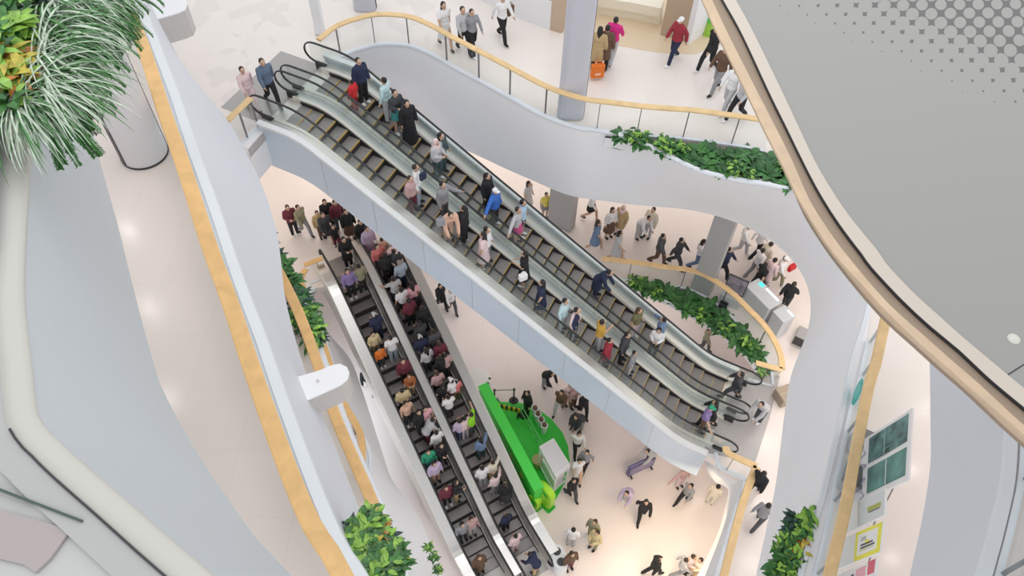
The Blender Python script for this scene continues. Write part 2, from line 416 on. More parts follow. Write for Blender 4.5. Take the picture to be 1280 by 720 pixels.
# glass screen pane end + mauve step on the near gallery floor
root = empty('glass_screen', at(50, 632, L5)); tag(root, 'thin clear glass screen with dark green edge on the nearest gallery floor', 'glass screen')
bm = bmesh.new(); a = at(-20, 604, L5+.05); b = at(102, 651, L5+.05)
d = (b-a).normalized(); nn = Vector((-d.y, d.x, 0))*.008
for q, zz0, zz1, nm, mt in ((nn, -.045, .0, 'edge', mat('dark_glass_edge', (.06, .10, .09), .2)),):
    vs = [bm.verts.new(p + s*q + Vector((0, 0, z)) - root.location) for z in (zz0, zz1) for p, s in ((a, -1), (b, -1), (b, 1), (a, 1))]
    for f in ((3, 2, 1, 0), (4, 5, 6, 7), (0, 1, 5, 4), (1, 2, 6, 5), (2, 3, 7, 6), (3, 0, 4, 7)): bm.faces.new([vs[i] for i in f])
    bm_obj(nm, bm, mt, root)
bm = bmesh.new()
prism(bm, [(at(u, v, L5).xy-root.location.xy) for u, v in ((-30, 632), (20, 643), (62, 655), (88, 664), (64, 698), (45, 716), (30, 706), (-30, 692))], -.015, .012)
bm_obj('threshold_plate', bm, mat('mauve_plate', (.44, .385, .38), .5), root)

# ------------------------------------------------------------------ balustrades
balustrade('balustrade', 'glass balustrade with curving pale timber rail along the top right gallery', l3_top + [Vector((7.3, 17.45))], L3, posts=[at(u, v, L3) for u, v in ((430.7, 68.3), (470, 60), (510, 62), (552.7, 79.3), (594.3, 100), (637.7, 124), (683.3, 146.7), (740, 165), (796.7, 171.7), (851.7, 180), (911.7, 183.3))], width=.2)
balustrade('balustrade', 'glass balustrade with straight timber rail beside the poster displays', l3_right + l3_rext[:1], L3, posts=[at(u, v, L3) for u, v in ((1083, 405), (1066, 470), (1048, 542), (1030, 620), (1008, 710))], width=.24, wood=M_WOOD)
balustrade('balustrade', 'thick orange timber rail on glass along the near left gallery', l4_left, L4, width=.25, wood=M_WOOD2, post_step=2.4, glass=M_GLASSG)
balustrade('balustrade', 'orange timber rail half hidden under the left gallery, behind the wall box', off(l3_left, -.12), L3, width=.24, wood=M_WOOD2)
balustrade('balustrade', 'lowest orange timber rail on the left, ending beside the lower escalators', off(l2_left, -.1), L2, width=.22, wood=M_WOOD2)
balustrade('balustrade', 'short timber rail at the head of the lower escalators', [at(u, v, L2+1.15).xy for u, v in ((380, 331), (403, 322))], L2, width=.2, wood=M_WOOD2, post_step=.5)
balustrade('balustrade', 'curved timber rail around the planter at the foot of the upper escalators', l2_rail_r, L2, width=.22, post_step=1.9)
balustrade('balustrade', 'short timber rail closing the planter beside the far escalator foot', l2_ret, L2, width=.2, post_step=.8)
balustrade('balustrade', 'short timber rail by the near foot of the upper escalators', l2_near, L2, width=.22, post_step=.7)
balustrade('balustrade', 'timber rail running down to the bottom edge above the ground floor', l2_near2 + [ext2], L2, width=.24, post_step=1.3)
balustrade('balustrade', 'short timber rail at the head of the upper escalators', [at(u, v, L3+1.15).xy for u, v in ((284, 150), (313, 122))], L3, width=.2, post_step=.55)
r_ = balustrade('balustrade', 'glass balustrade at the right edge below the grey canopy', off(l4_rin, -.12), L4, width=.2, post_step=1.5)

# white end panel of the third floor slab at the escalator head
bm = bmesh.new(); A = at(310, 187, 13); B = at(331, 163, 13)
d = (B-A).normalized(); n = Vector((d.y, -d.x, 0))
pts = [(A-n*.0).xy, B.xy, (B-n*.35).xy, (A-n*.35).xy]
prism(bm, pts, 11.7, 13.03); struct(bm_obj('wall_escalator_head', bm, M_WHITE))

# ------------------------------------------------------------------ escalators
def smooth_path(f, s0, s1, n): return [f(s0+(s1-s0)*k/n) for k in range(n+1)]
def strip(bm, pt, zf, s0, s1, prof, n=70, mi=0):
    """profile [(w, dz)] swept along an escalator following the height function zf(s)"""
    rows = [[bm.verts.new(pt(s, w, zf(s)+h)) for w, h in prof] for s in [s0+(s1-s0)*k/n for k in range(n+1)]]
    k = len(prof)
    for i in range(n):
        for j in range(k):
            f = bm.faces.new((rows[i][j], rows[i][(j+1) % k], rows[i+1][(j+1) % k], rows[i+1][j])); f.material_index = mi
    for r in (rows[0], rows[-1]):
        f = bm.faces.new(r); f.material_index = mi
def rect(w0, w1, h0, h1): return [(w0, h0), (w1, h0), (w1, h1), (w0, h1)]
def loop_rail(bm, pt, zf, w, s0, s1, h, r=.035, drop=.72, n=70):
    """handrail with the rounded newel return at both ends"""
    pts = []
    rad = drop/2
    for k in range(11):
        a = -PI/2 - PI*k/10
        pts.append((s0 + math.cos(a)*rad*1.15, zf(s0)+h-rad+math.sin(a)*rad))
    for k in range(n+1): s = s0+(s1-s0)*k/n; pts.append((s, zf(s)+h))
    for k in range(11):
        a = PI/2 - PI*k/10
        pts.append((s1 + math.cos(a)*rad*1.15, zf(s1)+h-rad+math.sin(a)*rad))
    # the return runs back under the newel to the handrail inlet
    pts = [(s0+.35, zf(s0)+h-drop)] + pts + [(s1-.35, zf(s1)+h-drop)]
    P = []
    for s, z in pts: P.append(pt(s, w, z))
    m_ = 8; rows = []
    for i, p in enumerate(P):
        d = (P[min(i+1, len(P)-1)]-P[max(i-1, 0)]).normalized()
        side = d.cross(Vector((0, 0, 1)))
        side = (pt(0, 1, 0)-pt(0, 0, 0)).normalized(); up = side.cross(d).normalized()
        rows.append([bm.verts.new(p + side*math.cos(2*PI*k/m_)*r*1.15 + up*math.sin(2*PI*k/m_)*r*.75) for k in range(m_)])
    for i in range(len(P)-1):
        for k in range(m_): bm.faces.new((rows[i][k], rows[i][(k+1) % m_], rows[i+1][(k+1) % m_], rows[i+1][k]))
    bm.faces.new(rows[0]); bm.faces.new(rows[-1])

def steps(root, pt, zf, wc, half, s0, s1, gold=True):
    inv = Matrix.Translation(-root.location)
    n = int((s1-s0)/.4); dd = (s1-s0)/n
    for k in range(n):
        a = s0+k*dd; c = a+dd/2; z = zf(c); zn = zf(c+dd) if k < n-1 else z
        bm = bmesh.new()
        def q(s0_, s1_, z0, z1, w0, w1, mi):
            vs = [bm.verts.new(pt(s, w, z_)) for z_ in (z0, z1) for s, w in ((s0_, w0), (s1_, w0), (s1_, w1), (s0_, w1))]
            for f in ((3, 2, 1, 0), (4, 5, 6, 7), (0, 1, 5, 4), (1, 2, 6, 5), (2, 3, 7, 6), (3, 0, 4, 7)):
                ff = bm.faces.new([vs[i] for i in f]); ff.material_index = mi
        h = half
        q(a+.004, a+dd-.03, z-.05, z+.004, wc-h+.02, wc+h-.02, 0)              # tread
        q(a+dd-.03, a+dd-.004, z-.05, z+.005, wc-h+.02, wc+h-.02, 2 if gold else 1)       # nosing line
        q(a+.004, a+dd-.004, z-.05, z+.005, wc-h, wc-h+.02, 1)
        q(a+.004, a+dd-.004, z-.05, z+.005, wc+h-.02, wc+h, 1)
        q(a+dd-.02, a+dd-.006, min(zn, z)-.06, z-.05, wc-h, wc+h, 1)       # riser
        bm.transform(inv); bm_obj('step', bm, [M_STEP, M_RISER, M_GOLD], root)

uz = lambda s: nose(s, U0, UH)
def upper_escalator(name, label, wc, sides):
    root = empty(name, upt(UR/2, wc, -UH/2)); inv = Matrix.Translation(-root.location)
    tag(root, label, 'escalator', 'pair of upper escalators')
    def fin(nm, bm, mt, sm=False):
        bm.transform(inv); return bm_obj(nm, bm, mt, root, sm)
    steps(root, upt, uz, wc, .47, 0., UR, True)
    for sgn in (-1, 1):
        def pr(a, b, c, d):
            lo, hi = sorted((wc+sgn*a, wc+sgn*b)); return rect(lo, hi, c, d)
        bm = bmesh.new(); strip(bm, upt, uz, -.05, UR+.05, pr(.475, .495, -.1, .10)); fin('skirt', bm, M_DARK)
        bm = bmesh.new(); strip(bm, upt, uz, -.35, UR+.35, pr(.495, .60, -.1, .16)); fin('inner_deck', bm, mat('cream_deck', (.76, .73, .67), .35, .25))
        bm = bmesh.new(); strip(bm, upt, uz, -.75, UR+.85, pr(.612, .626, .16, .90)); fin('glass_panel', bm, M_GLASSG)
        bm = bmesh.new(); loop_rail(bm, upt, uz, wc+sgn*.62, -.55, UR+.65, .95); fin('handrail', bm, M_BLACK, True)
        bm = bmesh.new(); strip(bm, upt, uz, -.6, UR+.7, pr(.60, .70, -.1, .13), 70); fin('outer_deck', bm, mat('pale_outer_deck', (.60, .61, .60), .4, .2))
        for s_, z_ in ((-.45, 0), (UR+.5, -UH)):
            bm = bmesh.new(); strip(bm, upt, lambda s: z_, s_-.16, s_+.16, pr(.57, .67, 0, .24), 2); fin('newel_box', bm, M_DARK)
    for s_, e_, z_ in ((-.55, 0., 0.), (UR, UR+.55, -UH)):
        bm = bmesh.new(); strip(bm, upt, lambda s: z_, s_, e_, rect(wc-.505, wc+.505, -.06, .006), 2); fin('comb_plate', bm, M_STEELW)
    return root
ua = upper_escalator('escalator', 'nearer upper escalator behind the blue-grey cladding, crossing the atrium', -UD, 0)
ub = upper_escalator('escalator', 'farther upper escalator beside the white gallery wall, crossing the atrium', 0., 0)
# cladding of the truss on both outer flanks, and the middle deck
def clad(w0, sg, root, low=-1.42):
    inv = Matrix.Translation(-root.location)
    def fin(nm, bm, mt):
        bm.transform(inv); return bm_obj(nm, bm, mt, root)
    cz = lambda s: nose(s, U0+.15, UH)
    lo, hi = sorted((w0, w0+sg*.07))
    bm = bmesh.new(); strip(bm, upt, cz, -.45, UR+.25, [(lo, low), (hi, low), (hi, .27), (lo, .27)], 90); fin('cladding_panel', bm, M_CLAD)
    lo, hi = sorted((w0-sg*.05, w0+sg*.13))
    bm = bmesh.new(); strip(bm, upt, cz, -.45, UR+.25, rect(lo, hi, .27, .36), 90); fin('cladding_band', bm, M_BAND)
    lo, hi = sorted((w0, w0-sg*.36))
    bm = bmesh.new(); strip(bm, upt, cz, -.45, UR+.1, rect(lo, hi, .05, .12), 90); fin('outer_ledge', bm, M_STEELW)
    for k in range(1, 9):
        s = k*UR/9; lo, hi = sorted((w0+sg*.07, w0+sg*.074))
        bm = bmesh.new(); strip(bm, upt, cz, s-.008, s+.008, rect(lo, hi, low+.02, .25), 2); fin('panel_joint', bm, M_GAP)
    return
clad(-UD-.98, -1, ua); clad(.88, 1, ub)
inv = Matrix.Translation(-ua.location)
bm = bmesh.new(); strip(bm, upt, lambda s: nose(s, U0+.15, UH), -.4, UR+.2, rect(-UD-.98, .88, -1.42, -1.34), 60); bm.transform(inv); bm_obj('truss_soffit', bm, M_WHITE, ua)
bm = bmesh.new(); strip(bm, upt, uz, -.4, UR+.4, rect(-UD+.70, -.70, -.1, .12), 70); bm.transform(inv); bm_obj('middle_deck', bm, M_GAP, ua)
# landing plates set into the floors
bm = bmesh.new(); strip(bm, upt, lambda s: 0., -2.1, -.5, rect(-UD-.75, .75, .0, .012), 2); struct(bm_obj('trim_4', bm, M_PLATE))
bm = bmesh.new()
prism(bm, [upt(UR+.2, .95).xy, at(975, 470, L2).xy, at(962, 522, L2).xy, at(944, 578, L2).xy, at(925, 575, L2).xy, upt(UR+.2, -UD-.85).xy], L2, L2+.012)
struct(bm_obj('trim_5', bm, mat('grey_stone_tiles', (.46, .44, .44), .25, noise=.05, nscale=1.5)))

lz = lambda s: nose(s, L0, LH)
LEND = 12.3
def lower_escalator(name, label, wc):
    root = empty(name, lpt(6, wc, -LH/2)); inv = Matrix.Translation(-root.location)
    tag(root, label, 'escalator', 'pair of lower escalators')
    def fin(nm, bm, mt, sm=False):
        bm.transform(inv); return bm_obj(nm, bm, mt, root, sm)
    e = L0 + LH/SL + .9
    steps(root, lpt, lz, wc, .46, .55, e, False)
    for sgn in (-1, 1):
        def pr(l): return [(wc+sgn*a, h) for a, h in l]
        bm = bmesh.new(); strip(bm, lpt, lz, .3, e+.3, pr([(.465, -.1), (.485, -.1), (.485, .12), (.465, .12)])); fin('skirt', bm, M_DARK)
        bm = bmesh.new(); strip(bm, lpt, lz, 0., LEND, pr([(.485, -.1), (.56, -.1), (.575, .88), (.525, .88), (.50, .12), (.485, .12)])); fin('side_panel', bm, M_STEELW)
        bm = bmesh.new(); loop_rail(bm, lpt, lz, wc+sgn*.548, .0, LEND-.1, .95); fin('handrail', bm, M_BLACK, True)
    for s_, e_, z_ in ((-.3, .55, 0.), (e, LEND+.2, -LH)):
        bm = bmesh.new(); strip(bm, lpt, lambda s: z_, s_, e_, rect(wc-.47, wc+.47, -.06, .006), 2); fin('comb_plate', bm, M_PLATE)
    return root
la = lower_escalator('escalator', 'left one of the two crowded lower escalators, nearer the white left gallery', -LD/2)
lb = lower_escalator('escalator', 'right one of the two crowded lower escalators, nearer the green stand', LD/2)
inv = Matrix.Translation(-la.location)
def ldeck(w0, w1, root, h0=.80, h1=.90):
    bm = bmesh.new(); strip(bm, lpt, lz, .0, LEND, rect(w0, w1, h0, h1)); bm.transform(Matrix.Translation(-root.location)); bm_obj('deck', bm, M_STEEL, root)
ldeck(-.145, .145, la)
ldeck(-LD-.2, -LD+.145, la); ldeck(LD-.145, LD+.2, lb)
for root, w in ((la, -LD-.2), (lb, LD+.2)):
    bm = bmesh.new(); lo, hi = sorted((w, w-.03 if w < 0 else w+.03)); strip(bm, lpt, lz, .0, LEND, rect(lo, hi, -1.0, .9)); bm.transform(Matrix.Translation(-root.location)); bm_obj('side_cladding', bm, M_STEELW, root)
# ------------------------------------------------------------------ columns and back walls
def rounded_rect(w, d, r, n=6):
    out = []
    for cx, cy, a0 in ((w/2-r, d/2-r, 0), (-w/2+r, d/2-r, PI/2), (-w/2+r, -d/2+r, PI), (w/2-r, -d/2+r, 1.5*PI)):
        for k in range(n+1):
            a = a0+PI/2*k/n; out.append((cx+r*math.cos(a), cy+r*math.sin(a)))
    return out
def column(loc, w, d, z0, z1, rz, mt, r=.08, strip_side=None, base=True):
    root_bm = bmesh.new(); M = Matrix.Translation((loc.x, loc.y, 0)) @ Matrix.Rotation(rz, 4, 'Z')
    prism(root_bm, rounded_rect(w, d, r), z0, z1, M=M); o = struct(bm_obj('column', root_bm, mt))
    if base:
        bm = bmesh.new(); prism(bm, rounded_rect(w+.03, d+.03, r+.015), z0, z0+.05, M=M); bm_obj('base_ring', bm, M_STEEL, o)
    if strip_side:
        bm = bmesh.new(); box(bm, w/2-.02, w/2+.018, -.05, .05, z0+.02, z1, M); bm_obj('joint_strip', bm, M_BLACK, o)
    return o
p = (at(697, 152, L3)+at(729, 150, L3))/2 + Vector((0, .3, 0))
column(p, .80, .62, L3, 19., 0, M_LAV, .22, True)
p = at(455, 17, L3); column(p+Vector((0, .35, 0)), .75, .6, L3, 18., 0, M_LAV, .2, True)
p = at(404, 44, L3); column(p+Vector((-.1, .1, 0)), .3, .3, L3, 17., 0, M_WHITE, .04, None)
a, b = at(863, 362, L2), at(886, 373, L2); p = (a+b)/2; rz = math.atan2(b.y-a.y, b.x-a.x)
column(p + Vector((.1, .25, 0)), (b-a).length, .5, L2, 9.9, rz, M_GREYC, .02, None)
a, b = at(686, 280, L2), at(711, 291, L2); p = (a+b)/2; rz = math.atan2(b.y-a.y, b.x-a.x)
column(p + Vector((.1, .25, 0)), (b-a).length+.1, .5, L2, 9.9, rz, M_GREYC, .02, None)
p = at(181, 192, L4)
bm = bmesh.new(); M = Matrix.Translation((p.x, p.y, 0)); circ = [(.44*math.cos(2*PI*k/40), .44*math.sin(2*PI*k/40)) for k in range(40)]
prism(bm, circ, L4, 23.6, M=M); o = struct(bm_obj('column', bm, mat('column_grey', (.64, .62, .64), .45), None))
bm = bmesh.new(); prism(bm, [(x*1.03, y*1.03) for x, y in circ], L4, L4+.04, M=M); bm_obj('base_ring', bm, M_DARK, o)
for ang, ww, mt in ((-2.2, .055, M_BLACK), (.62, .02, M_POST)):
    bm = bmesh.new(); M2 = M @ Matrix.Rotation(ang, 4, 'Z'); box(bm, .40, .452, -ww, ww, L4+.04, 23.6, M2); bm_obj('joint_strip', bm, mt, o)

def wall_run(name, pix, z, h, mt, th=.3, away=1):
    P = [q.xy for q in pxs(pix, z)]; Q = off(P, -th*away)
    bm = bmesh.new(); prism(bm, P + Q[::-1], z, z+h); return struct(bm_obj(name, bm, mt))
wall_run('wall_back', [(560, -30), (600, 0), (640, 20), (687, 38)], L3, 1.1, M_WHITE)
a, b = at(687, 37, L3), at(706, 43, L3)
column((a+b)/2+Vector((.05, .4, 0)), (b-a).length, .8, L3, 16.5, math.atan2((b-a).y, (b-a).x), M_TAN, .01, None, False)
a, b = at(824, 46, L3), at(861, 56, L3)
column((a+b)/2+Vector((.2, .5, 0)), (b-a).length, .9, L3, 17., math.atan2((b-a).y, (b-a).x), mat('tan_block', (.50, .38, .27), .5), .01, None, False)
wall_run('wall_shop', [(715, 12), (750, 18), (790, 24), (824, 31)], L3, .35, M_CREAM, .5)
wall_run('wall_shop_back', [(715, 3), (750, 9), (790, 15), (824, 22)], L3+.35, .35, M_CREAM, .6)
bm = bmesh.new(); prism(bm, [q.xy for q in pxs([(735, 52), (770, 57), (824, 66), (868, 68), (935, 44), (935, -20), (735, -20)], L3)], L3, L3+.008); struct(bm_obj('floor_shop', bm, M_TANF))
wall_run('wall_shop_white', [(861, 56), (884, 40), (905, 20)], L3, 2.2, M_WHITE, .2)
t = empty('shop_display', at(886, 41, L3)); tag(t, 'small green display figure on the floor beside the tan wall block', 'display')
bm = bmesh.new(); bar(bm, (0, 0, 0), (0, 0, .5), .28, 10, .18); bm_obj('body', bm, mat('leaf_green', (.35, .62, .08), .6), t)
bm = bmesh.new(); bar(bm, (0, 0, .5), (0, 0, .85), .2, 10, .14); bm_obj('top', bm, M_GREEN, t)

# ------------------------------------------------------------------ plants
def leaf(bm, base, az, L, W, up, droop, mi=0, n=5, fold=.15, tip=.05):
    """one curved leaf blade"""
    d = Vector((math.cos(az), math.sin(az), 0)); s = Vector((-d.y, d.x, 0))
    rows = []
    for k in range(n+1):
        t = k/n; prof = math.sin(PI*min(1, .12+t*.88))**.8 if k < n else tip
        el = up*(1-t) - droop*t
        if k == 0: p = Vector(base)
        else: p = p + (d*math.cos(el) + Vector((0, 0, math.sin(el))))*(L/n)
        w = W*.5*max(prof, .06)
        rows.append([bm.verts.new(p - s*w + Vector((0, 0, fold*w))), bm.verts.new(p), bm.verts.new(p + s*w + Vector((0, 0, fold*w)))])
    for a, b in zip(rows, rows[1:]):
        for j in (0, 1):
            f = bm.faces.new((a[j], a[j+1], b[j+1], b[j])); f.material_index = mi; f.smooth = True
def leaf_mat(name, c, c2=None, rough=.4):
    mt = mat(name, c, rough, noise=.35, nscale=9.)
    return mt
G1 = leaf_mat('leaf_dark', (.03, .115, .03)); G2 = leaf_mat('leaf_mid', (.055, .19, .04)); G3 = leaf_mat('leaf_light', (.26, .48, .07))
G4 = leaf_mat('leaf_yellow', (.50, .42, .06)); G5 = leaf_mat('leaf_orange', (.50, .20, .05)); G6 = leaf_mat('leaf_blue_dark', (.03, .07, .06))
G7 = leaf_mat('leaf_silver', (.50, .60, .47)); G8 = leaf_mat('leaf_deep', (.06, .19, .055))
PROTO = {}
def proto(kind, v):
    if (kind, v) in PROTO: return PROTO[(kind, v)]
    rd = random.Random(hash((len(kind), v)) & 0xffff); bm = bmesh.new(); ms = [G1]
    if kind == 'broad':
        ms = [G1, G2, G8]
        for k in range(17):
            leaf(bm, (rd.uniform(-.06, .06), rd.uniform(-.06, .06), 0), k*2.4+rd.uniform(-.3, .3), rd.uniform(.32, .55), rd.uniform(.14, .22), rd.uniform(.5, 1.35), rd.uniform(.0, .6), rd.choice((0, 0, 1, 2)))
    elif kind == 'bush':
        ms = [G2, G1, G3]
        for k in range(70):
            leaf(bm, (rd.uniform(-.2, .2), rd.uniform(-.2, .2), rd.uniform(0, .3)), rd.uniform(0, 6.3), rd.uniform(.14, .26), rd.uniform(.06, .1), rd.uniform(.1, 1.2), rd.uniform(0, .8), rd.choice((0, 0, 1, 2)), 3)
    elif kind == 'lime':
        ms = [G3, G2]
        for k in range(46):
            leaf(bm, (rd.uniform(-.12, .12), rd.uniform(-.12, .12), rd.uniform(0, .25)), rd.uniform(0, 6.3), rd.uniform(.18, .3), rd.uniform(.08, .13), rd.uniform(.2, 1.2), rd.uniform(0, .7), rd.choice((0, 0, 0, 1)), 3)
    elif kind == 'yellow':
        ms = [G4, G5, G3]
        for k in range(40):
            leaf(bm, (rd.uniform(-.1, .1), rd.uniform(-.1, .1), rd.uniform(0, .2)), rd.uniform(0, 6.3), rd.uniform(.2, .34), rd.uniform(.06, .1), rd.uniform(.3, 1.3), rd.uniform(0, .7), rd.choice((0, 0, 1, 2)), 4)
    elif kind == 'croton':
        ms = [G5, G4, G8]
        for k in range(40):
            leaf(bm, (rd.uniform(-.1, .1), rd.uniform(-.1, .1), rd.uniform(0, .2)), rd.uniform(0, 6.3), rd.uniform(.16, .3), rd.uniform(.05, .1), rd.uniform(.3, 1.3), rd.uniform(0, .7), rd.choice((0, 0, 1, 2)), 4)
    elif kind == 'dark':
        ms = [G6, G1]
        for k in range(24):
            leaf(bm, (rd.uniform(-.08, .08), rd.uniform(-.08, .08), .05), rd.uniform(0, 6.3), rd.uniform(.2, .4), rd.uniform(.07, .12), rd.uniform(.1, 1.2), rd.uniform(0, .7), rd.choice((0, 0, 1)), 4)
    elif kind == 'spider':
        ms = [G7, G8, G2]
        for k in range(110):
            leaf(bm, (rd.uniform(-.08, .08), rd.uniform(-.08, .08), 0), rd.gauss(0, .75), rd.uniform(.7, 1.25), rd.uniform(.014, .026), rd.uniform(.5, 1.3), rd.uniform(.8, 1.5), rd.choice((0, 0, 0, 1, 2)), 9, .3, .02)
    elif kind == 'fern':
        ms = [G2, G8]
        for k in range(13):
            az = rd.gauss(0, .6); L = rd.uniform(.7, 1.2); el0 = rd.uniform(.1, .7); p = Vector((rd.uniform(-.1, .1), rd.uniform(-.15, .15), 0)); d = Vector((math.cos(az), math.sin(az), 0))
            for j in range(40):
                t = j/40; el = el0*(1-t) - 1.25*t; p = p + (d*math.cos(el)+Vector((0, 0, math.sin(el))))*(L/40)
                for sg in (-1, 1):
                    leaf(bm, p, az+sg*1.2, .13*(1-t*.5)+rd.uniform(-.02, .02), .036, .1, .6, rd.choice((0, 0, 1)), 2)
    me = bpy.data.meshes.new(kind+'_plant'); bm.to_mesh(me); bm.free()
    for q in ms: me.materials.append(q)
    PROTO[(kind, v)] = me; return me
def plant(name, kind, loc, sc_, rz, label, group, tilt=(0, 0)):
    o = bpy.data.objects.new(name, proto(kind, random.randrange(4))); COL.objects.link(o)
    o.location = loc; o.scale = (sc_, sc_, sc_); o.rotation_euler = (tilt[0], tilt[1], rz)
    return tag(o, label, 'plant', group)

def planter(name, label, inner, outer, z, depth, wall=.05):
    """trough between two xy lines; inner is against the gallery, outer is the lip over the void"""
    I = [Vector((p[0], p[1], z)) for p in inner]; O = [Vector((p[0], p[1], z)) for p in outer]
    root = empty(name, (I[0]+O[-1])/2); tag(root, label, 'planter'); inv = Matrix.Translation(-root.location)
    n = 40; Oq = resample(spline(O, .1), n); Iq = resample(spline(I, .1), n)
    bm = bmesh.new(); prism(bm, [p.xy for p in Iq] + [p.xy for p in Oq[::-1]], z-.12, z-.06); bm.transform(inv); bm_obj('soil', bm, M_SOIL, root)
    bm = bmesh.new(); sweep(bm, Oq, [(-wall, -.16), (0, -.16), (.012, -.02), (0, .02), (-wall, .02)]); bm.transform(inv); bm_obj('lip', bm, M_RIM if name != 'planter_box' else M_LIP, root)
    bm = bmesh.new()
    sink = [a.lerp(b, .35) - Vector((0, 0, depth)) for a, b in zip(Oq, Iq)]
    loft(bm, [[p - Vector((0, 0, .16)) for p in Oq], sink, [p - Vector((0, 0, depth)) for p in Iq], [p - Vector((0, 0, .13)) for p in Iq]], close=True); bm.transform(inv); bm_obj('trough', bm, M_WHITE, root)
    return root, Iq, Oq
def fill(I, O, rows, n, kinds, name, label, group, z, smin=.8, smax=1.2, t0=.0, t1=1.):
    for r in range(rows):
        for k in range(n):
            t = t0 + (t1-t0)*(k+.5+random.uniform(-.25, .25))/n; i = min(len(I)-1, int(t*(len(I)-1)))
            f = (r+.5)/rows + random.uniform(-.12, .12)
            p = I[i].lerp(O[i], min(.9, max(.1, f)))
            kd = random.choice(kinds)
            plant(name, kd, Vector((p.x, p.y, z-.06)), random.uniform(smin, smax), random.uniform(0, 6.3), label, group)

# top right gallery planter
inn = off(l3_top[11:], .14) + [Vector((7.25, 17.3)), Vector((8.4, 16.7)), Vector((9.2, 15.8))]
out_ = [p.xy for p in pxs([(800, 176)], L3)] + [p.xy for p in lip3] + [Vector((8.7, 15.75)), Vector((9.25, 15.1))]
out_in = off(out_, -.12)
_, I, O = planter('planter', 'white curved planter of dark leaves along the top right gallery', inn, out_in, L3, .5)
fill(I, O, 2, 15, ['broad', 'broad', 'bush'], 'leafy_plant', 'dark green leafy plant in the white planter of the top right gallery', 'plants in the top right planter', L3, .75, 1.15, .02, .8)
# planter at the foot of the upper escalators
inn = off(l2_rail_r[1:], .12); out_ = [p.xy for p in pxs([(786, 352), (801, 360), (840, 381), (877, 401), (920, 426), (946, 448)], L2)]
_, I, O = planter('planter', 'cream-edged curved planter of dark leaves between far escalator and curved timber rail', inn, out_, L2, .55)
fill(I, O, 2, 13, ['broad', 'broad', 'bush'], 'leafy_plant', 'dark green leafy plant in the planter below the curved timber rail', 'plants beside the upper escalator foot', L2, .85, 1.25, .0, .96)
plant('leafy_plant', 'lime', at(951, 468, L2), .7, 1., 'single small green plant behind the short timber rail at escalator foot', None)
# left: trough on the third-floor edge
inn = [Vector(p) for p in ((-4.78, 10.15), (-5.08, 10.7), (-5.43, 11.3), (-6.1, 12.3), (-6.85, 13.4))]
_, I, O = planter('planter', 'white trough of dense green leaves jutting from the left middle gallery', inn, off(inn, .30), L3+.1, .5)
fill(I, O, 2, 11, ['bush', 'broad', 'dark', 'bush'], 'leafy_plant', 'dense green plant in the left middle trough above the lower escalators', 'plants in the left middle trough', L3+.1, .75, 1.1)
# left: trough on the fourth-floor edge at the bottom of the view
inn = off([p for p in l4_left if 1.8 < p.y < 5.0], .33)
inn = [p.xy for p in resample(spline(flat(inn, 0), .1), 8)][1:6]
_, I, O = planter('planter', 'white trough of mixed coloured plants under the thick timber rail', inn, off(inn, .62), L4-.55, .5)
seq = ['dark', 'bush', 'bush', 'lime', 'lime', 'croton', 'bush', 'croton', 'bush', 'bush', 'lime', 'yellow', 'bush', 'dark', 'yellow', 'bush', 'bush', 'broad', 'lime', 'bush', 'bush', 'broad', 'bush', 'bush', 'lime', 'bush', 'bush', 'bush']
lab = {'dark': 'black-green leafy plant in the mixed trough under the thick timber rail', 'croton': 'orange leafy plant in the mixed trough under the thick timber rail', 'yellow': 'yellow-bronze leafy plant in the mixed trough under the thick timber rail', 'lime': 'lime green leafy plant in the mixed trough under the thick timber rail', 'bush': 'mid green bushy plant in the mixed trough under the thick timber rail', 'broad': 'broad-leaved plant in the mixed trough under the thick timber rail'}
for k, kd in enumerate(seq):
    t = 1-(k+.5)/len(seq); i = int(t*(len(I)-1)); p = I[i].lerp(O[i], (.2, .75, .5)[k % 3])
    plant('leafy_plant', kd, Vector((p.x, p.y, L4-.58)), random.uniform(.62, .85), random.uniform(0, 6), lab[kd], 'plants in the mixed trough')
# right bottom: trough on the third-floor edge
inn = [p.xy for p in pxs([(1017, 650), (1008, 677), (1000, 707), (994, 735)], L3)]
_, I, O = planter('planter', 'white trough of small plants at the bottom beside the straight timber rail', inn, off(inn, .5), L3-.1, .5)
for k, kd in enumerate(['lime', 'dark', 'bush', 'dark', 'croton', 'bush', 'yellow', 'bush', 'bush', 'broad', 'bush', 'bush']):
    i = int((k+.3)/12*(len(I)-1)); p = I[i].lerp(O[i], .25+.5*(k % 2))
    plant('leafy_plant', kd, Vector((p.x, p.y, L3-.1)), random.uniform(.6, .95), random.uniform(0, 6), {'lime': 'bright lime plant at the top end of the bottom right trough', 'croton': 'orange-tinted plant in the bottom right trough', 'yellow': 'yellow-tinted plant in the bottom right trough', 'dark': 'black-green plant in the bottom right trough', 'bush': 'mid green bushy plant in the bottom right trough', 'broad': 'broad-leaved plant in the bottom right trough'}[kd], 'plants in the bottom right trough' if kd in ('dark', 'bush') else None)
# low left: fronds on the second-floor edge at the bottom of the view
for k, (u, v) in enumerate(((545, 688), (552, 700), (558, 716))):
    p = at(u, v, L2); plant('leafy_plant', 'bush', p + Vector((-.25, .1, -.15)), .55, k, 'thin green plant on the edge of the lowest left gallery', 'plants on the lowest left gallery edge')
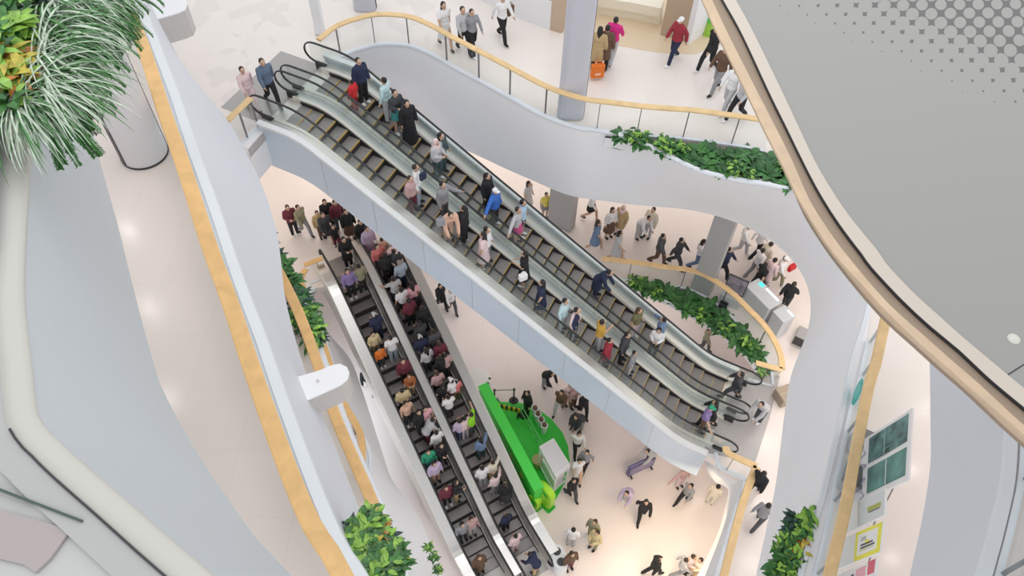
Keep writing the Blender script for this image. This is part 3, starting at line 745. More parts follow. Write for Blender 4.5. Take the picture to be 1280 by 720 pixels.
# upper left: planting on the nearest gallery
inn5 = off([p.xy for p in T5 if 4.2 < p.y < 9.5], -.9); out5 = off([p.xy for p in T5 if 4.2 < p.y < 9.5], -.2)
inn5 = [p.xy for p in resample(spline(flat(inn5, 0), .1), 8)]; out5 = [p.xy for p in resample(spline(flat(out5, 0), .1), 8)]
_, I, O = planter('planter', 'white planter of trailing plants on the nearest gallery, upper left', inn5, out5, L5+.22, .3)
def near5(u, v, z): return at(u, v, z)
for k, (u, v, s_, r_) in enumerate(((24, 138, .95, .1), (45, 120, 1.05, .2), (50, 75, 1.1, .3), (55, 35, 1.1, .2), (70, 5, 1.0, .3), (30, 128, .8, -.1), (50, 100, 1.0, .1), (62, 55, 1.0, .35), (95, -10, 1.0, .2), (60, 10, .95, -.1))):
    p = near5(u, v, L5+.45); plant('spider_plant', 'spider', p, s_*.82, r_-.3, 'white-striped arching grass plant trailing from the upper left planter', 'striped grass plants, upper left')
for k, (u, v, s_, r_) in enumerate(((90, 95, .85, -.55), (95, 60, .9, -.5), (110, 30, .95, -.55), (120, 5, 1., -.6), (70, 150, .9, -.6), (135, -12, 1., -.6), (80, 125, .8, -.5))):
    p = near5(u, v, L5+.3); plant('fern', 'fern', p, s_*.62, r_, 'feathery green fern hanging from the upper left planter', 'hanging ferns, upper left')
for kd, u, v, s_, lb, gr in (('lime', 18, 60, 1.2, 'bright green leafy plant in the upper left corner planter', 'leafy plants in the upper left corner'), ('lime', 30, 45, 1.1, 'bright green leafy plant in the upper left corner planter', 'leafy plants in the upper left corner'), ('bush', 22, 18, 1.3, 'dark bushy plant in the top left corner', None), ('yellow', 18, 92, 1.2, 'yellow-orange leafy plant among striped grass, upper left', None), ('yellow', 34, 110, 1.1, 'yellow-brown leafy plant beside striped grass, upper left', None), ('yellow', 5, 105, 1.2, 'golden leafy plant at the left edge among green leaves', None), ('broad', 40, 10, 1.1, 'broad dark leaved plant at top left corner', None), ('bush', 8, 145, 1.1, 'olive bushy plant at the left edge below the golden leaves', None), ('bush', 5, 80, 1.2, 'bushy green plant at the far left edge of the photo', None)):
    plant('leafy_plant', kd, near5(u, v, L5+.45), s_*.85, random.uniform(0, 6), lb, gr)

# ------------------------------------------------------------------ rounded boxes jutting from the left gallery walls
def wall_box(label, pts, z, h):
    P = pxs(pts, z); c = sum(P, Vector())/len(P)
    root = empty('wall_box', (c.x, c.y, z)); tag(root, label, 'wall box')
    bm = bmesh.new(); prism(bm, [(p-c).xy for p in P], -h, -.03); bm_obj('side_shell', bm, mat('beige_grey_shell', (.60, .57, .55), .5), root)
    bm = bmesh.new(); prism(bm, [((p-c)*1.02).xy for p in P], -.03, .0); bm_obj('top_panel', bm, M_WHITE, root)
    bm = bmesh.new(); bar(bm, (-.05, .02, 0), (-.05, .02, .03), .03, 10); bm_obj('bolt', bm, M_STEEL, root)
wall_box('white rounded box jutting from the left gallery wall over the lower escalators', [(350, 497), (363, 474), (400, 463), (414, 457), (424, 455), (433, 459), (436, 466), (434, 474), (426, 481), (400, 493), (372, 505), (350, 512)], 16.7, .62)
wall_box('white rounded box jutting from the left gallery wall at the top edge', [(170, 5), (200, -3), (217, -5), (229, -3), (234, 4), (231, 12), (222, 16), (195, 24), (165, 30)], 16.7, .8)

# ------------------------------------------------------------------ grey dotted deck at upper right
Z6 = 24.0
c1 = [(852, -50), (878, 0), (895, 38), (933, 115), (957, 165), (980, 210), (995, 242), (1017, 280), (1043, 318), (1080, 358), (1102, 383), (1150, 430), (1180, 455), (1208, 481), (1249, 516), (1290, 552), (1330, 590)]
c2 = [(864, -50), (890, 0), (910, 42), (947, 115), (969, 158), (990, 200), (1013, 252), (1042, 297), (1058, 318), (1080, 345), (1113, 382), (1150, 415), (1187, 448), (1222, 478), (1266, 519), (1300, 549), (1342, 588)]
c3 = [(876, -50), (903.3, 0), (926.7, 42), (961.7, 117), (982, 158), (1002.5, 200), (1025, 243), (1052, 285), (1078, 319), (1087, 332), (1122, 370), (1160, 406), (1200, 439), (1235.5, 473), (1280, 510), (1320, 543), (1356, 574)]
c4 = [(893, -50), (920, 0), (940, 37), (978, 115), (999, 160), (1018, 200), (1035, 230), (1063, 272), (1097, 313), (1108, 330), (1143, 367), (1172, 393), (1202, 420), (1258, 467), (1280, 485), (1320, 518), (1370, 560)]
def cv(l, z, n=80): return resample(spline(pxs(l, z), .15), n)
dk = empty('deck', at(1100, 200, Z6)); tag(dk, 'grey dotted deck with layered timber and cream edge, upper right', 'deck'); inv = Matrix.Translation(-dk.location)
def dfin(nm, bm, mt): bm.transform(inv); return bm_obj(nm, bm, mt, dk)
A, B, C_, D_ = cv(c1, Z6-.0), cv(c2, Z6), cv(c3, Z6+.02), cv(c4, Z6+.02)
dn = lambda l, h: [p - Vector((0, 0, h)) for p in l]
bm = bmesh.new(); loft(bm, [A, B, dn(B, .16), dn(A, .03)], close=True); dfin('timber_edge', bm, M_WOODP)
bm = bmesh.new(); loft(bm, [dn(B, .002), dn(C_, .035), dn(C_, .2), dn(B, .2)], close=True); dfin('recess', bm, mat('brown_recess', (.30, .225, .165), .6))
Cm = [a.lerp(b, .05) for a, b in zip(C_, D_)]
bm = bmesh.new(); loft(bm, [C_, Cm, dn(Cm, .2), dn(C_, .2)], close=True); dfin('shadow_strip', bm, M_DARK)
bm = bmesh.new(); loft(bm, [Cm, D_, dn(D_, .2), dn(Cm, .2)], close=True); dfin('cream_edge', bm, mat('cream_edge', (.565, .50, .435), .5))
bm = bmesh.new(); bar(bm, at(1259, 469, Z6), at(1300, 443, Z6), .006, 6); dfin('joint', bm, M_DARK)
mt = bpy.data.materials.new('dotted_grey_panel'); mt.use_nodes = True; nt = mt.node_tree; bs = nt.nodes['Principled BSDF']; N_, K_ = nt.nodes.new, nt.links.new
p0 = at(1140, 40, Z6) - dk.location; p1 = at(1152, 51.7, Z6) - dk.location; p2 = at(1152.3, 28.3, Z6) - dk.location
va, vb = p1-p0, p2-p0; det = va.x*vb.y - va.y*vb.x
tc = N_('ShaderNodeTexCoord')
def dot(vec, c0):
    n = N_('ShaderNodeVectorMath'); n.operation = 'DOT_PRODUCT'; n.inputs[1].default_value = vec; K_(tc.outputs['Object'], n.inputs[0])
    m_ = N_('ShaderNodeMath'); m_.operation = 'ADD'; m_.inputs[1].default_value = c0; K_(n.outputs['Value'], m_.inputs[0]); return m_.outputs['Value']
def mth(op, a, b=None, c=None):
    n = N_('ShaderNodeMath'); n.operation = op
    for i, x in enumerate((a, b, c)):
        if x is None: continue
        if isinstance(x, (int, float)): n.inputs[i].default_value = x
        else: K_(x, n.inputs[i])
    return n.outputs['Value']
fa = (vb.y/det, -vb.x/det, 0); fb = (-va.y/det, va.x/det, 0)
ua_ = dot(fa, -(fa[0]*p0.x+fa[1]*p0.y)); ub_ = dot(fb, -(fb[0]*p0.x+fb[1]*p0.y))
ra = mth('SUBTRACT', mth('FRACT', mth('ADD', ua_, .5)), .5); rb = mth('SUBTRACT', mth('FRACT', mth('ADD', ub_, .5)), .5)
dist = mth('SQRT', mth('ADD', mth('MULTIPLY', ra, ra), mth('MULTIPLY', rb, rb)))
# discs shrink towards the far right corner of the deck
q0 = at(1080, 71, Z6)-dk.location; q1 = at(1131, 14, Z6)-dk.location; gd = Vector((q1.x-q0.x, q1.y-q0.y, 0)); gl = gd.length_squared
gr = dot(tuple(gd/gl), -(gd.x*q0.x+gd.y*q0.y)/gl)
rad = mth('SUBTRACT', .706, mth('MULTIPLY', mth('MINIMUM', mth('MAXIMUM', gr, -.8), 1.22), .222))
hole = mth('GREATER_THAN', dist, rad)
mx = N_('ShaderNodeMix'); mx.data_type = 'RGBA'; mx.inputs['A'].default_value = (.305, .30, .288, 1); mx.inputs['B'].default_value = (.12, .117, .113, 1)
K_(hole, mx.inputs['Factor']); K_(mx.outputs['Result'], bs.inputs['Base Color']); bs.inputs['Roughness'].default_value = .35
bm = bmesh.new(); far = [Vector((9.5, 1.5, 0)), Vector((11, 12, 0)), Vector((4, 13.5, 0))]
prism(bm, [p.xy for p in D_] + [p.xy for p in far], Z6-.2, Z6); dfin('dotted_panel', bm, mt)
bm = bmesh.new()
for k in range(6):
    a0, a1 = PI/2*k/6, PI/2*(k+1)/6
    bar(bm, (0, 0, .025*math.sin(a0)), (0, 0, .025*math.sin(a1)), .055*math.cos(a0), 20, max(.004, .055*math.cos(a1)))
o = bm_obj('sensor_dome', bm, mat('dome_white', (.60, .60, .54), .4)); o.location = at(1267, 424, Z6); tag(o, 'small white dome on the grey deck near its right edge', 'dome')

# ------------------------------------------------------------------ second floor furniture by the curved rail
def box_thing(name, label, cat, c, w, d, h, rz, parts):
    root = empty(name, c, rz); tag(root, label, cat)
    for nm, x0, x1, y0, y1, z0, z1, mt in parts:
        bm = bmesh.new(); vs = box(bm, x0*w, x1*w, y0*d, y1*d, z0*h, z1*h)
        bmesh.ops.bevel(bm, geom=bm.edges[:], offset=min(.02, .2*min((x1-x0)*w, (y1-y0)*d, (z1-z0)*h)), segments=1, affect='EDGES')
        bm_obj(nm, bm, mt, root)
    return root
M_CNT = mat('counter_grey', (.62, .63, .65), .35); M_SCR = mat('dark_screen', (.09, .085, .10), .25); M_SCRN = mat('screen_picture', (.28, .25, .30), .3, noise=.5, nscale=4.)
p = at(912, 377, L2); rz = math.radians(-28)
box_thing('sign_stand', 'dark framed information stand behind the curved timber rail', 'sign', p, .75, .5, 1.5, rz, [('base', -.5, .5, -.5, .5, 0, .35, M_CNT), ('panel', -.5, .5, -.05, .05, .35, 1., M_SCR), ('picture', -.44, .44, -.065, -.05, .42, .95, M_SCRN)])
p = at(895, 380, L2)
box_thing('bag', 'small black bag standing at the foot of the framed information stand', 'bag', at(903, 384, L2), .3, .2, .32, rz, [('body', -.5, .5, -.5, .5, 0, .8, M_BLACK), ('strap', -.3, .3, -.06, .06, .8, 1., M_BLACK)])
M_TEAL = mat('teal_light', (.05, .75, .55), .3, emit=1.2)
for (pa, pb), dep, lab_, teal in ((((947, 349), (976, 378)), .62, 'pale grey counter with a teal lit badge beside the curved rail', True), (((980, 382), (993, 396)), .55, 'second pale grey counter, past the teal-badged one, behind the timber rail', False)):
    A_ = at(*pa, L2+1.1); B_ = at(*pb, L2+1.1); d_ = (B_-A_); d_.z = 0; nn_ = Vector((d_.y, -d_.x, 0)).normalized(); c_ = (A_+B_)/2 + nn_*dep*.4; c_.z = L2
    prts = [('body', -.5, .5, -.5, .5, 0, .95, M_CNT), ('top', -.52, .52, -.52, .52, .95, 1., M_GREYW), ('light_strip', -.1, .42, .30, .42, 1., 1.012, mat('white_strip', (.95, .97, 1.), .3, emit=1.))]
    if teal: prts.append(('badge', -.36, -.2, .2, .45, 1., 1.015, M_TEAL))
    box_thing('counter', lab_, 'counter', c_, d_.length, dep, 1.1, math.atan2(d_.y, d_.x), prts)
box_thing('trolley', 'dark wheeled trolley frame at bottom of the second counter', 'trolley', at(1001, 425, L2), .5, .9, .6, math.radians(-30), [('tray', -.5, .5, -.5, .5, .2, .32, M_GREYC), ('handle', -.5, .5, -.5, -.44, .3, 1., M_DARK), ('wheel', -.5, -.4, .3, .5, 0, .2, M_BLACK), ('wheel', .4, .5, .3, .5, 0, .2, M_BLACK)])
box_thing('box', 'brown cardboard box beside the bending person at the escalator foot', 'box', at(978, 499, L2), .55, .55, .5, .4, [('body', -.5, .5, -.5, .5, 0, .96, mat('cardboard', (.42, .34, .26), .8)), ('flap', -.5, .5, -.04, .04, .96, 1., mat('tape', (.5, .42, .3), .5))])

# ------------------------------------------------------------------ display boards on the right
def quad_board(name, label, cat, c, z0, z1, parts, th=.04):
    """c: readings of the four corners (low near, low far, high far, high near); parts in board coordinates"""
    P = [at(*c[0], z0), at(*c[1], z0), at(*c[2], z1), at(*c[3], z1)]
    root = empty(name, ((P[0]+P[1])/2)); tag(root, label, cat)
    nrm = (P[1]-P[0]).cross(P[3]-P[0]).normalized()
    if nrm.dot(EYE-P[0]) < 0: nrm = -nrm
    def pt(s, t): return (P[0]*(1-s)+P[1]*s)*(1-t) + (P[3]*(1-s)+P[2]*s)*t - root.location
    def slab(nm, quad, n0, n1, mt):
        bm = bmesh.new(); vs = [bm.verts.new(pt(s, t)+nrm*n) for n in (n0, n1) for s, t in quad]
        for f in ((3, 2, 1, 0), (4, 5, 6, 7), (0, 1, 5, 4), (1, 2, 6, 5), (2, 3, 7, 6), (3, 0, 4, 7)): bm.faces.new([vs[i] for i in f])
        return bm_obj(nm, bm, mt, root)
    slab('board', ((0, 0), (1, 0), (1, 1), (0, 1)), -th, 0, M_PW)
    lv = 0.
    for nm, s0, s1, t0, t1, mt, lv in parts: slab(nm, ((s0, t0), (s1, t0), (s1, t1), (s0, t1)), 0, .004+.003*lv, mt)
    for s in (.12, .88):   # back legs
        bm = bmesh.new(); q = pt(s, .8); bar(bm, q - nrm*th, Vector((q.x, q.y, 0)) - Vector((nrm.x, nrm.y, 0)).normalized()*.35, .015, 6); bm_obj('leg', bm, M_POST, root)
    return root, pt, nrm
M_IMG = mat('teal_photo', (.10, .20, .20), .35, noise=.75, nscale=3.5); M_IMG2 = mat('green_teal_photo', (.13, .29, .26), .35, noise=.4, nscale=2.)
M_YEL = mat('poster_yellow', (.86, .80, .10), .5); M_PGREY = mat('poster_grey', (.66, .69, .70), .5); M_INK = mat('dark_print', (.12, .12, .14), .6); M_PINK = mat('poster_red', (.70, .16, .22), .5); M_PW = mat('poster_white', (.85, .84, .84), .5); M_VIO = mat('grey_violet_print', (.44, .44, .55), .5)
root, pt, nrm = quad_board('display_board', 'large leaning white board with two dark teal photos and scribbled line', 'display board', ((1066, 632), (1069, 556), (1140, 510), (1135, 600)), L3+.1, L3+2.2,
    [('photo', .08, .47, .27, .95, M_IMG2, 0), ('photo', .55, .95, .27, .95, M_IMG, 0), ('photo_rib', .08, .47, .60, .615, M_PGREY, 1), ('photo_rib', .62, .64, .3, .95, M_IMG2, 1), ('photo_rib', .55, .95, .55, .565, mat('pale_teal', (.30, .45, .44), .5), 1)])
bm = bmesh.new(); sp = []
for k in range(90):
    t_ = k/89; sp.append(pt(.04+.92*t_, .14+.075*math.sin(t_*26)+.02*math.sin(t_*61)) + nrm*.008)
for a, b in zip(sp, sp[1:]): bar(bm, a, b, .012, 5)
bm_obj('scribble', bm, M_VIO, root)
quad_board('poster_stand', 'pale grey poster on a white stand between the photo board and yellow poster', 'poster', ((1046, 672), (1046, 638), (1107, 611), (1106, 644)), L3+.1, L3+1.8,
    [('poster', .03, .97, .5, .98, M_PGREY, 0), ('print', .42, .58, .66, .92, mat('olive_print', (.42, .44, .12), .6), 1), ('print', .36, .40, .68, .9, M_INK, 1), ('strip', .03, .97, .46, .5, M_STEELW, 1)])
quad_board('poster_stand', 'yellow framed poster on a white stand beside the timber rail', 'poster', ((1040, 714), (1042, 678), (1104, 651), (1100, 690)), L3+.1, L3+1.8,
    [('poster', .02, .98, .48, .99, M_YEL, 0), ('sheet', .16, .86, .53, .92, M_PW, 1), ('print', .34, .40, .6, .88, M_INK, 2), ('print', .44, .50, .6, .84, M_INK, 2), ('print', .60, .74, .60, .70, mat('print_grey', (.5, .5, .52), .6), 2), ('print', .28, .30, .58, .86, mat('print_olive', (.55, .52, .1), .6), 2)])
quad_board('poster_stand', 'pink and red poster on a white stand at the bottom edge', 'poster', ((1034, 762), (1036, 724), (1096, 697), (1092, 737)), L3+.1, L3+1.8,
    [('poster', .02, .98, .48, .99, M_PW, 0), ('print', .55, .98, .84, .98, M_PINK, 1), ('print', .2, .9, .60, .80, mat('poster_pink', (.80, .42, .48), .5), 1), ('print', .3, .8, .5, .56, M_INK, 1)])
# teal round sticker on the glass between the second and third posts
Pa, Pb = l3_right[2], l3_right[3]; dd = (Pb-Pa).normalized(); nv = Vector((dd.y, -dd.x, 0))
def proj(p):
    d = p-EYE; w_ = d.dot(FWD); return Vector((640+F_PX*d.dot(RT)/w_, 360-F_PX*d.dot(UPV)/w_))
_, tq, zq = min(((proj(Vector((*Pa.lerp(Pb, k/100), L3+h/50)))-Vector((1070, 489))).length, k/100, h/50) for k in range(-60, 160, 2) for h in range(17, 40))
q = Pa.lerp(Pb, tq)
bm = bmesh.new(); root = empty('sticker', Vector((q.x, q.y, L3+zq)) + nv*.012); tag(root, 'round teal sticker on the glass below the straight timber rail', 'sticker')
for nm, r_, n0, n1, mt in (('disc', .33, 0, .004, mat('teal_sticker', (.02, .42, .36), .4)), ('centre', .2, .004, .006, mat('teal_pale', (.12, .52, .47), .4))):
    bm = bmesh.new(); bar(bm, nv*n0, nv*n1, r_, 32); bm_obj(nm, bm, mt, root)
for k, (u, v, lab_) in enumerate(((1071, 560, 'grey cube stool behind the glass, nearer the teal sticker'), (1058, 604, 'grey cube stool behind the glass, farther from the teal sticker'))):
    box_thing('cube_stool', lab_, 'stool', at(u, v, L3) + Vector((.05, 0, 0)), .5, .5, .45, -.45, [('body', -.5, .5, -.5, .5, .06, .9, M_GREYC), ('seat', -.52, .52, -.52, .52, .9, 1., M_POST), ('plinth', -.46, .46, -.46, .46, 0, .06, M_DARK)])

# ------------------------------------------------------------------ the green stand on the ground floor
mp = [(612, 494), (627, 503), (642, 503), (657, 505), (672, 511), (690, 525), (703, 541), (710, 558), (712, 577), (707, 600), (698, 619), (687, 635), (678, 636), (640, 570)]
bm = bmesh.new(); prism(bm, [p.xy for p in pxs(mp, 0)], .0, .03); o = bm_obj('floor_mat', bm, M_GREEN); tag(o, 'bright green half-oval floor mat under the white kiosk', 'mat')
a, b = at(604, 507, 0), at(671, 634, 0); ln = (b-a).length; rz = math.atan2((b-a).y, (b-a).x); mid = (a+b)/2
wl = empty('green_partition', mid, rz); tag(wl, 'long bright green partition wall at the edge of the green mat', 'partition')
for nm, x0, x1, y0, y1, z0, z1, mt in (('wall_panel', -.5*ln, .5*ln, -.16, .16, 0, 1.72, mat('partition_green', (.05, .70, .06), .45)), ('top_cap', -.5*ln, .5*ln, -.2, .2, 1.72, 1.8, mat('cap_green', (.07, .72, .08), .4)), ('plinth', -.5*ln, .5*ln, -.26, -.16, 0, .35, M_GREEND), ('plinth', -.5*ln, .46*ln, -.30, -.26, 0, .16, M_LIME)):
    bm = bmesh.new(); box(bm, x0, x1, y0, y1, z0, z1); bm_obj(nm, bm, mt, wl)
for k, x in enumerate((-.12, .1, .28)):
    bm = bmesh.new(); bar(bm, (x*ln, -.17, 1.0), (x*ln, -.2, 1.0), .14, 14); bm_obj('badge', bm, mat('tan_badge', (.35, .38, .08), .5), wl)
# lime letter shapes at the end of the partition
for (u, v), s_, lab_ in (((680, 622), 1., 'tall lime yellow rounded letter shape at the lower end of green partition'), ((668, 626), .6, 'small lime yellow letter shape in front of the green partition end')):
    root = empty('letter_shape', at(u, v+6, 0), rz+.3); tag(root, lab_, 'letter shape'); bm = bmesh.new()
    outr = [(x*s_, y*s_) for x, y in rounded_rect(.8, 1.5, .34)]; inn_ = [(x*s_, y*s_) for x, y in rounded_rect(.46, 1.1, .2)]
    for k in range(len(outr)):
        k2 = (k+1) % len(outr)
        vs = [bm.verts.new((p[0], yy, p[1]+.75*s_)) for yy in (-.12, .12) for p in (outr[k], outr[k2], inn_[k2], inn_[k])]
        for f in ((0, 1, 2, 3), (7, 6, 5, 4), (0, 1, 5, 4), (2, 3, 7, 6)): bm.faces.new([vs[i] for i in f])
    bmesh.ops.remove_doubles(bm, verts=bm.verts[:], dist=.0005); bm_obj('outline', bm, M_LIME, root)
    bm = bmesh.new(); prism(bm, [(x*s_, y*s_) for x, y in rounded_rect(.9, .4, .05)], 0, .05); bm_obj('foot', bm, M_GREEND, root)
# white kiosk
zt_ = 1.9; K = pxs([(675, 559), (692, 549), (712, 581), (695, 596)], zt_); c = sum(K, Vector())/4
kk = empty('kiosk', (c.x, c.y, .03)); tag(kk, 'white flat-roofed kiosk standing on the green mat', 'kiosk')
loc = [(p-c).xy for p in K]
bm = bmesh.new(); prism(bm, [p*1.05 for p in loc], zt_-.32, zt_); bm_obj('roof', bm, mat('kiosk_white', (.78, .78, .79), .45), kk)
bm = bmesh.new(); prism(bm, [p*.9 for p in loc], zt_-.0, zt_+.02); bm_obj('roof_panel', bm, mat('kiosk_top', (.70, .70, .72), .45), kk)
for p in loc:
    bm = bmesh.new(); bar(bm, (p.x*.96, p.y*.96, 0), (p.x*.96, p.y*.96, zt_-.32), .04, 8); bm_obj('post', bm, M_WHITE, kk)
bm = bmesh.new(); prism(bm, [p*.8 for p in loc], 0, 1.0); bm_obj('counter', bm, M_WHITE, kk)
bm = bmesh.new()
for i in range(4):
    p, q = loc[i]*.98, loc[(i+1) % 4]*.98; bar(bm, (p.x, p.y, .5), (q.x, q.y, .5), .025, 6)
bm_obj('rail', bm, M_WHITE, kk)
for k, (u, v) in enumerate(((668, 514), (671.5, 521), (675.5, 528), (679.5, 535))):
    t = empty('stool', at(u, v+5, .03), 0); tag(t, 'white pedestal stool with round brown top in the row on the green mat', 'stool', 'row of brown-topped stools')
    bm = bmesh.new(); bar(bm, (0, 0, 0), (0, 0, .62), .10, 14, .15); bm_obj('pedestal', bm, M_RIM, t)
    bm = bmesh.new(); bar(bm, (0, 0, .62), (0, 0, .72), .10, 14, .085); bm_obj('seat', bm, mat('brown_seat', (.16, .08, .05), .6), t)
t = empty('stool', at(672, 582, .03), 0); tag(t, 'lone tan stool between the kiosk and the green partition', 'stool')
bm = bmesh.new(); bar(bm, (0, 0, 0), (0, 0, .5), .16, 14, .2); bm_obj('pedestal', bm, mat('tan_ped', (.50, .42, .2), .6), t)
bm = bmesh.new(); bar(bm, (0, 0, .5), (0, 0, .58), .24, 14); bm_obj('seat', bm, mat('tan_seat', (.45, .36, .18), .6), t)
root = empty('rail_frame', at(665, 545, .03), rz); tag(root, 'thin green rail frame beside the brown-topped stools', 'rail')
for k in range(4):
    bm = bmesh.new(); bar(bm, (-1.1+k*.72, 0, 0), (-1.1+k*.72, 0, .9), .02, 6); bm_obj('post', bm, mat('pale_green_metal', (.18, .62, .2), .4), root)
for h in (.4, .88):
    bm = bmesh.new(); bar(bm, (-1.1, 0, h), (1.06, 0, h), .02, 6); bm_obj('rail', bm, MATS['pale_green_metal'], root)
# barrier and stanchions
a, b = at(623, 508, .35), at(650, 514, .35); c = (a+b)/2; root = empty('barrier', (c.x, c.y, .03), math.atan2((b-a).y, (b-a).x)); tag(root, 'yellow and black striped barrier board at the top of the green mat', 'barrier')
n_ = 9; L_ = (b-a).length
bm = bmesh.new()
for k in range(n_): box(bm, -L_/2+k*L_/n_, -L_/2+(k+1)*L_/n_, -.03, .03, .22, .5, mi=k % 2)
bm_obj('board', bm, [mat('hazard_yellow', (.80, .52, .03), .5), M_BLACK], root)
for x in (-.45, .45):
    bm = bmesh.new(); box(bm, x*L_-.04, x*L_+.04, -.2, .2, 0, .22); bm_obj('foot', bm, M_BLACK, root)
for (u, v), lab_ in (((642, 501), 'black belt stanchion at the top of the green mat'), ((618, 502), 'black belt stanchion by the upper end of the green partition'), ((655, 519), 'black round-based stanchion at the end of the striped barrier')):
    t = empty('stanchion', at(u, v, .0 if v < 505 else .03)); tag(t, lab_, 'stanchion')
    bm = bmesh.new(); bar(bm, (0, 0, 0), (0, 0, .05), .2, 18, .17); bm_obj('base', bm, M_BLACK, t)
    bm = bmesh.new(); bar(bm, (0, 0, .05), (0, 0, .95), .035, 8); bm_obj('pole', bm, M_DARK, t)
    bm = bmesh.new(); bar(bm, (0, 0, .9), (0, 0, 1.0), .05, 10); bm_obj('cap', bm, M_BLACK, t)
a = at(618, 502, 0); b = at(642, 501, 0); o = empty('belt', a); bm = bmesh.new(); bar(bm, (0, 0, .95), b-a+Vector((0, 0, .95)), .016, 5); COL.objects.unlink(o); bpy.data.objects.remove(o)
o = bm_obj('barrier_belt', bm, M_DARK); o.location = a; tag(o, 'thin dark belt strung between two black stanchions', 'belt')
# white rounded block behind the partition end
bm = bmesh.new(); P = pxs([(586, 482), (584, 466), (594, 458), (608, 462), (614, 472), (611, 484), (602, 490)], 1.0); c = sum(P, Vector())/len(P)
ring = [p.xy for p in spline(P+[P[0]], .1)][:-1]
blk = empty('display_block', (c.x, c.y, 0)); tag(blk, 'white rounded display block behind the upper end of green partition', 'display block')
bm = bmesh.new(); prism(bm, [q-c.xy for q in ring], 0, .85); prism(bm, [(q-c.xy)*.93 for q in ring], .85, 1.0); bm_obj('body', bm, mat('block_white', (.92, .91, .90), .5), blk)
bm = bmesh.new(); bar(bm, (.32, -.22, 1.0), (.32, -.22, 1.03), .07, 12); bar(bm, (.4, .02, 1.0), (.4, .02, 1.03), .05, 12); bm_obj('fixing', bm, M_BLACK, blk)
# twin bin at the foot of the lower escalators
a, b = at(696.5, 690, .85), at(701, 701, .85); c = (a+b)/2; d = (b-a)
bn = empty('twin_bin', (c.x, c.y, 0), math.atan2(d.y, d.x)); tag(bn, 'white twin bin with two black openings at the lower escalator foot', 'bin')
stad = [(.2+.27*math.cos(-PI/2+PI*k/12), .27*math.sin(-PI/2+PI*k/12)) for k in range(13)] + [(-.2+.27*math.cos(PI/2+PI*k/12), .27*math.sin(PI/2+PI*k/12)) for k in range(13)]
bm = bmesh.new(); prism(bm, stad, 0, .82); bm_obj('body', bm, M_RIM, bn)
for x in (-.2, .2):
    bm = bmesh.new(); bar(bm, (x, 0, .80), (x, 0, .85), .15, 18); bm_obj('opening', bm, M_BLACK, bn)
# violet leaning banner
a, b = at(782, 596, .1), at(817, 580, .1)
bb = empty('banner_stand', (a+b)/2, math.atan2((b-a).y, (b-a).x)); tag(bb, 'slim dark violet banner board standing on the ground floor near the cladding', 'banner')
L_ = (b-a).length*.9
bm = bmesh.new(); box(bm, -L_/2, L_/2, -.06, .1, .05, .75); bm_obj('board', bm, mat('violet_board', (.13, .12, .26), .5), bb)
bm = bmesh.new(); box(bm, -L_*.46, L_*.46, -.066, -.06, .12, .68); box(bm, -L_*.45, L_*.45, -.0, .04, .75, .755); bm_obj('print', bm, mat('violet_print', (.30, .26, .42), .5), bb)
for x in (-.4, .4):
    bm = bmesh.new(); box(bm, x*L_-.03, x*L_+.03, -.2, .2, 0, .05); bm_obj('foot', bm, M_DARK, bb)
# ------------------------------------------------------------------ people
def ell(bm, c, r, rot=None, nu=14, nv=9):
    M = Matrix.Translation(c) @ (rot if rot is not None else Matrix.Identity(4)) @ Matrix.Diagonal((*r, 1))
    bmesh.ops.create_uvsphere(bm, u_segments=nu, v_segments=nv, radius=1, matrix=M)
def cap(bm, a, b, ra, rb, flat_=1.):
    """tapered limb with rounded ends"""
    a = Vector(a); b = Vector(b); n = max(2, int((b-a).length/(min(ra, rb)*.7)))
    q = (b-a).to_track_quat('Z', 'X').to_matrix().to_4x4()
    ell(bm, a, (ra, ra, ra), nu=12, nv=8); ell(bm, b, (rb, rb, rb), nu=12, nv=8)
    bmesh.ops.create_cone(bm, cap_ends=True, segments=12, radius1=ra, radius2=rb, depth=(b-a).length, matrix=Matrix.Translation((a+b)/2) @ q)
POSES = {}
def pose(name, le=(-.02, .235, 1.12), lw=(.06, .25, .87), re=(-.02, -.235, 1.12), rw=(.06, -.25, .87), lk=(.01, .095, .48), la=(0, .1, .08), rk=(.01, -.095, .48), ra=(0, -.1, .08), lean=0.):
    POSES[name] = dict(le=le, lw=lw, re=re, rw=rw, lk=lk, la=la, rk=rk, ra=ra, lean=lean)
pose('stand'); pose('hold', le=(.02, .23, 1.12), lw=(.25, .10, 1.13), re=(.02, -.23, 1.12), rw=(.25, -.10, 1.16))
pose('rail_right', re=(.16, -.32, 1.16), rw=(.34, -.45, 1.08)); pose('rail_left', le=(.16, .32, 1.16), lw=(.34, .45, 1.08))
pose('walk', le=(-.13, .23, 1.14), lw=(-.14, .25, .90), re=(.12, -.23, 1.13), rw=(.26, -.22, .95), lk=(.20, .09, .50), la=(.27, .09, .09), rk=(.0, -.09, .46), ra=(-.30, -.09, .14))
pose('stride', le=(.14, .23, 1.14), lw=(.30, .22, .98), re=(-.14, -.23, 1.14), rw=(-.18, -.25, .91), lk=(-.02, .09, .47), la=(-.32, .09, .15), rk=(.22, -.09, .50), ra=(.30, -.09, .09))
pose('raise', re=(.06, -.30, 1.50), rw=(.14, -.34, 1.76)); pose('reach', re=(.05, -.43, 1.26), rw=(.12, -.68, 1.20))
pose('bend', le=(.34, .2, 1.0), lw=(.5, .16, .80), re=(.34, -.2, 1.0), rw=(.5, -.16, .80), lean=.55)
def leaned(P, p):
    p = Vector(p)
    if P['lean'] and p.z > .95:
        d = p - Vector((0, 0, .92)); a = P['lean']; return Vector((d.x*math.cos(a)+d.z*math.sin(a), p.y, .92 + d.z*math.cos(a)-d.x*math.sin(a)))
    return p
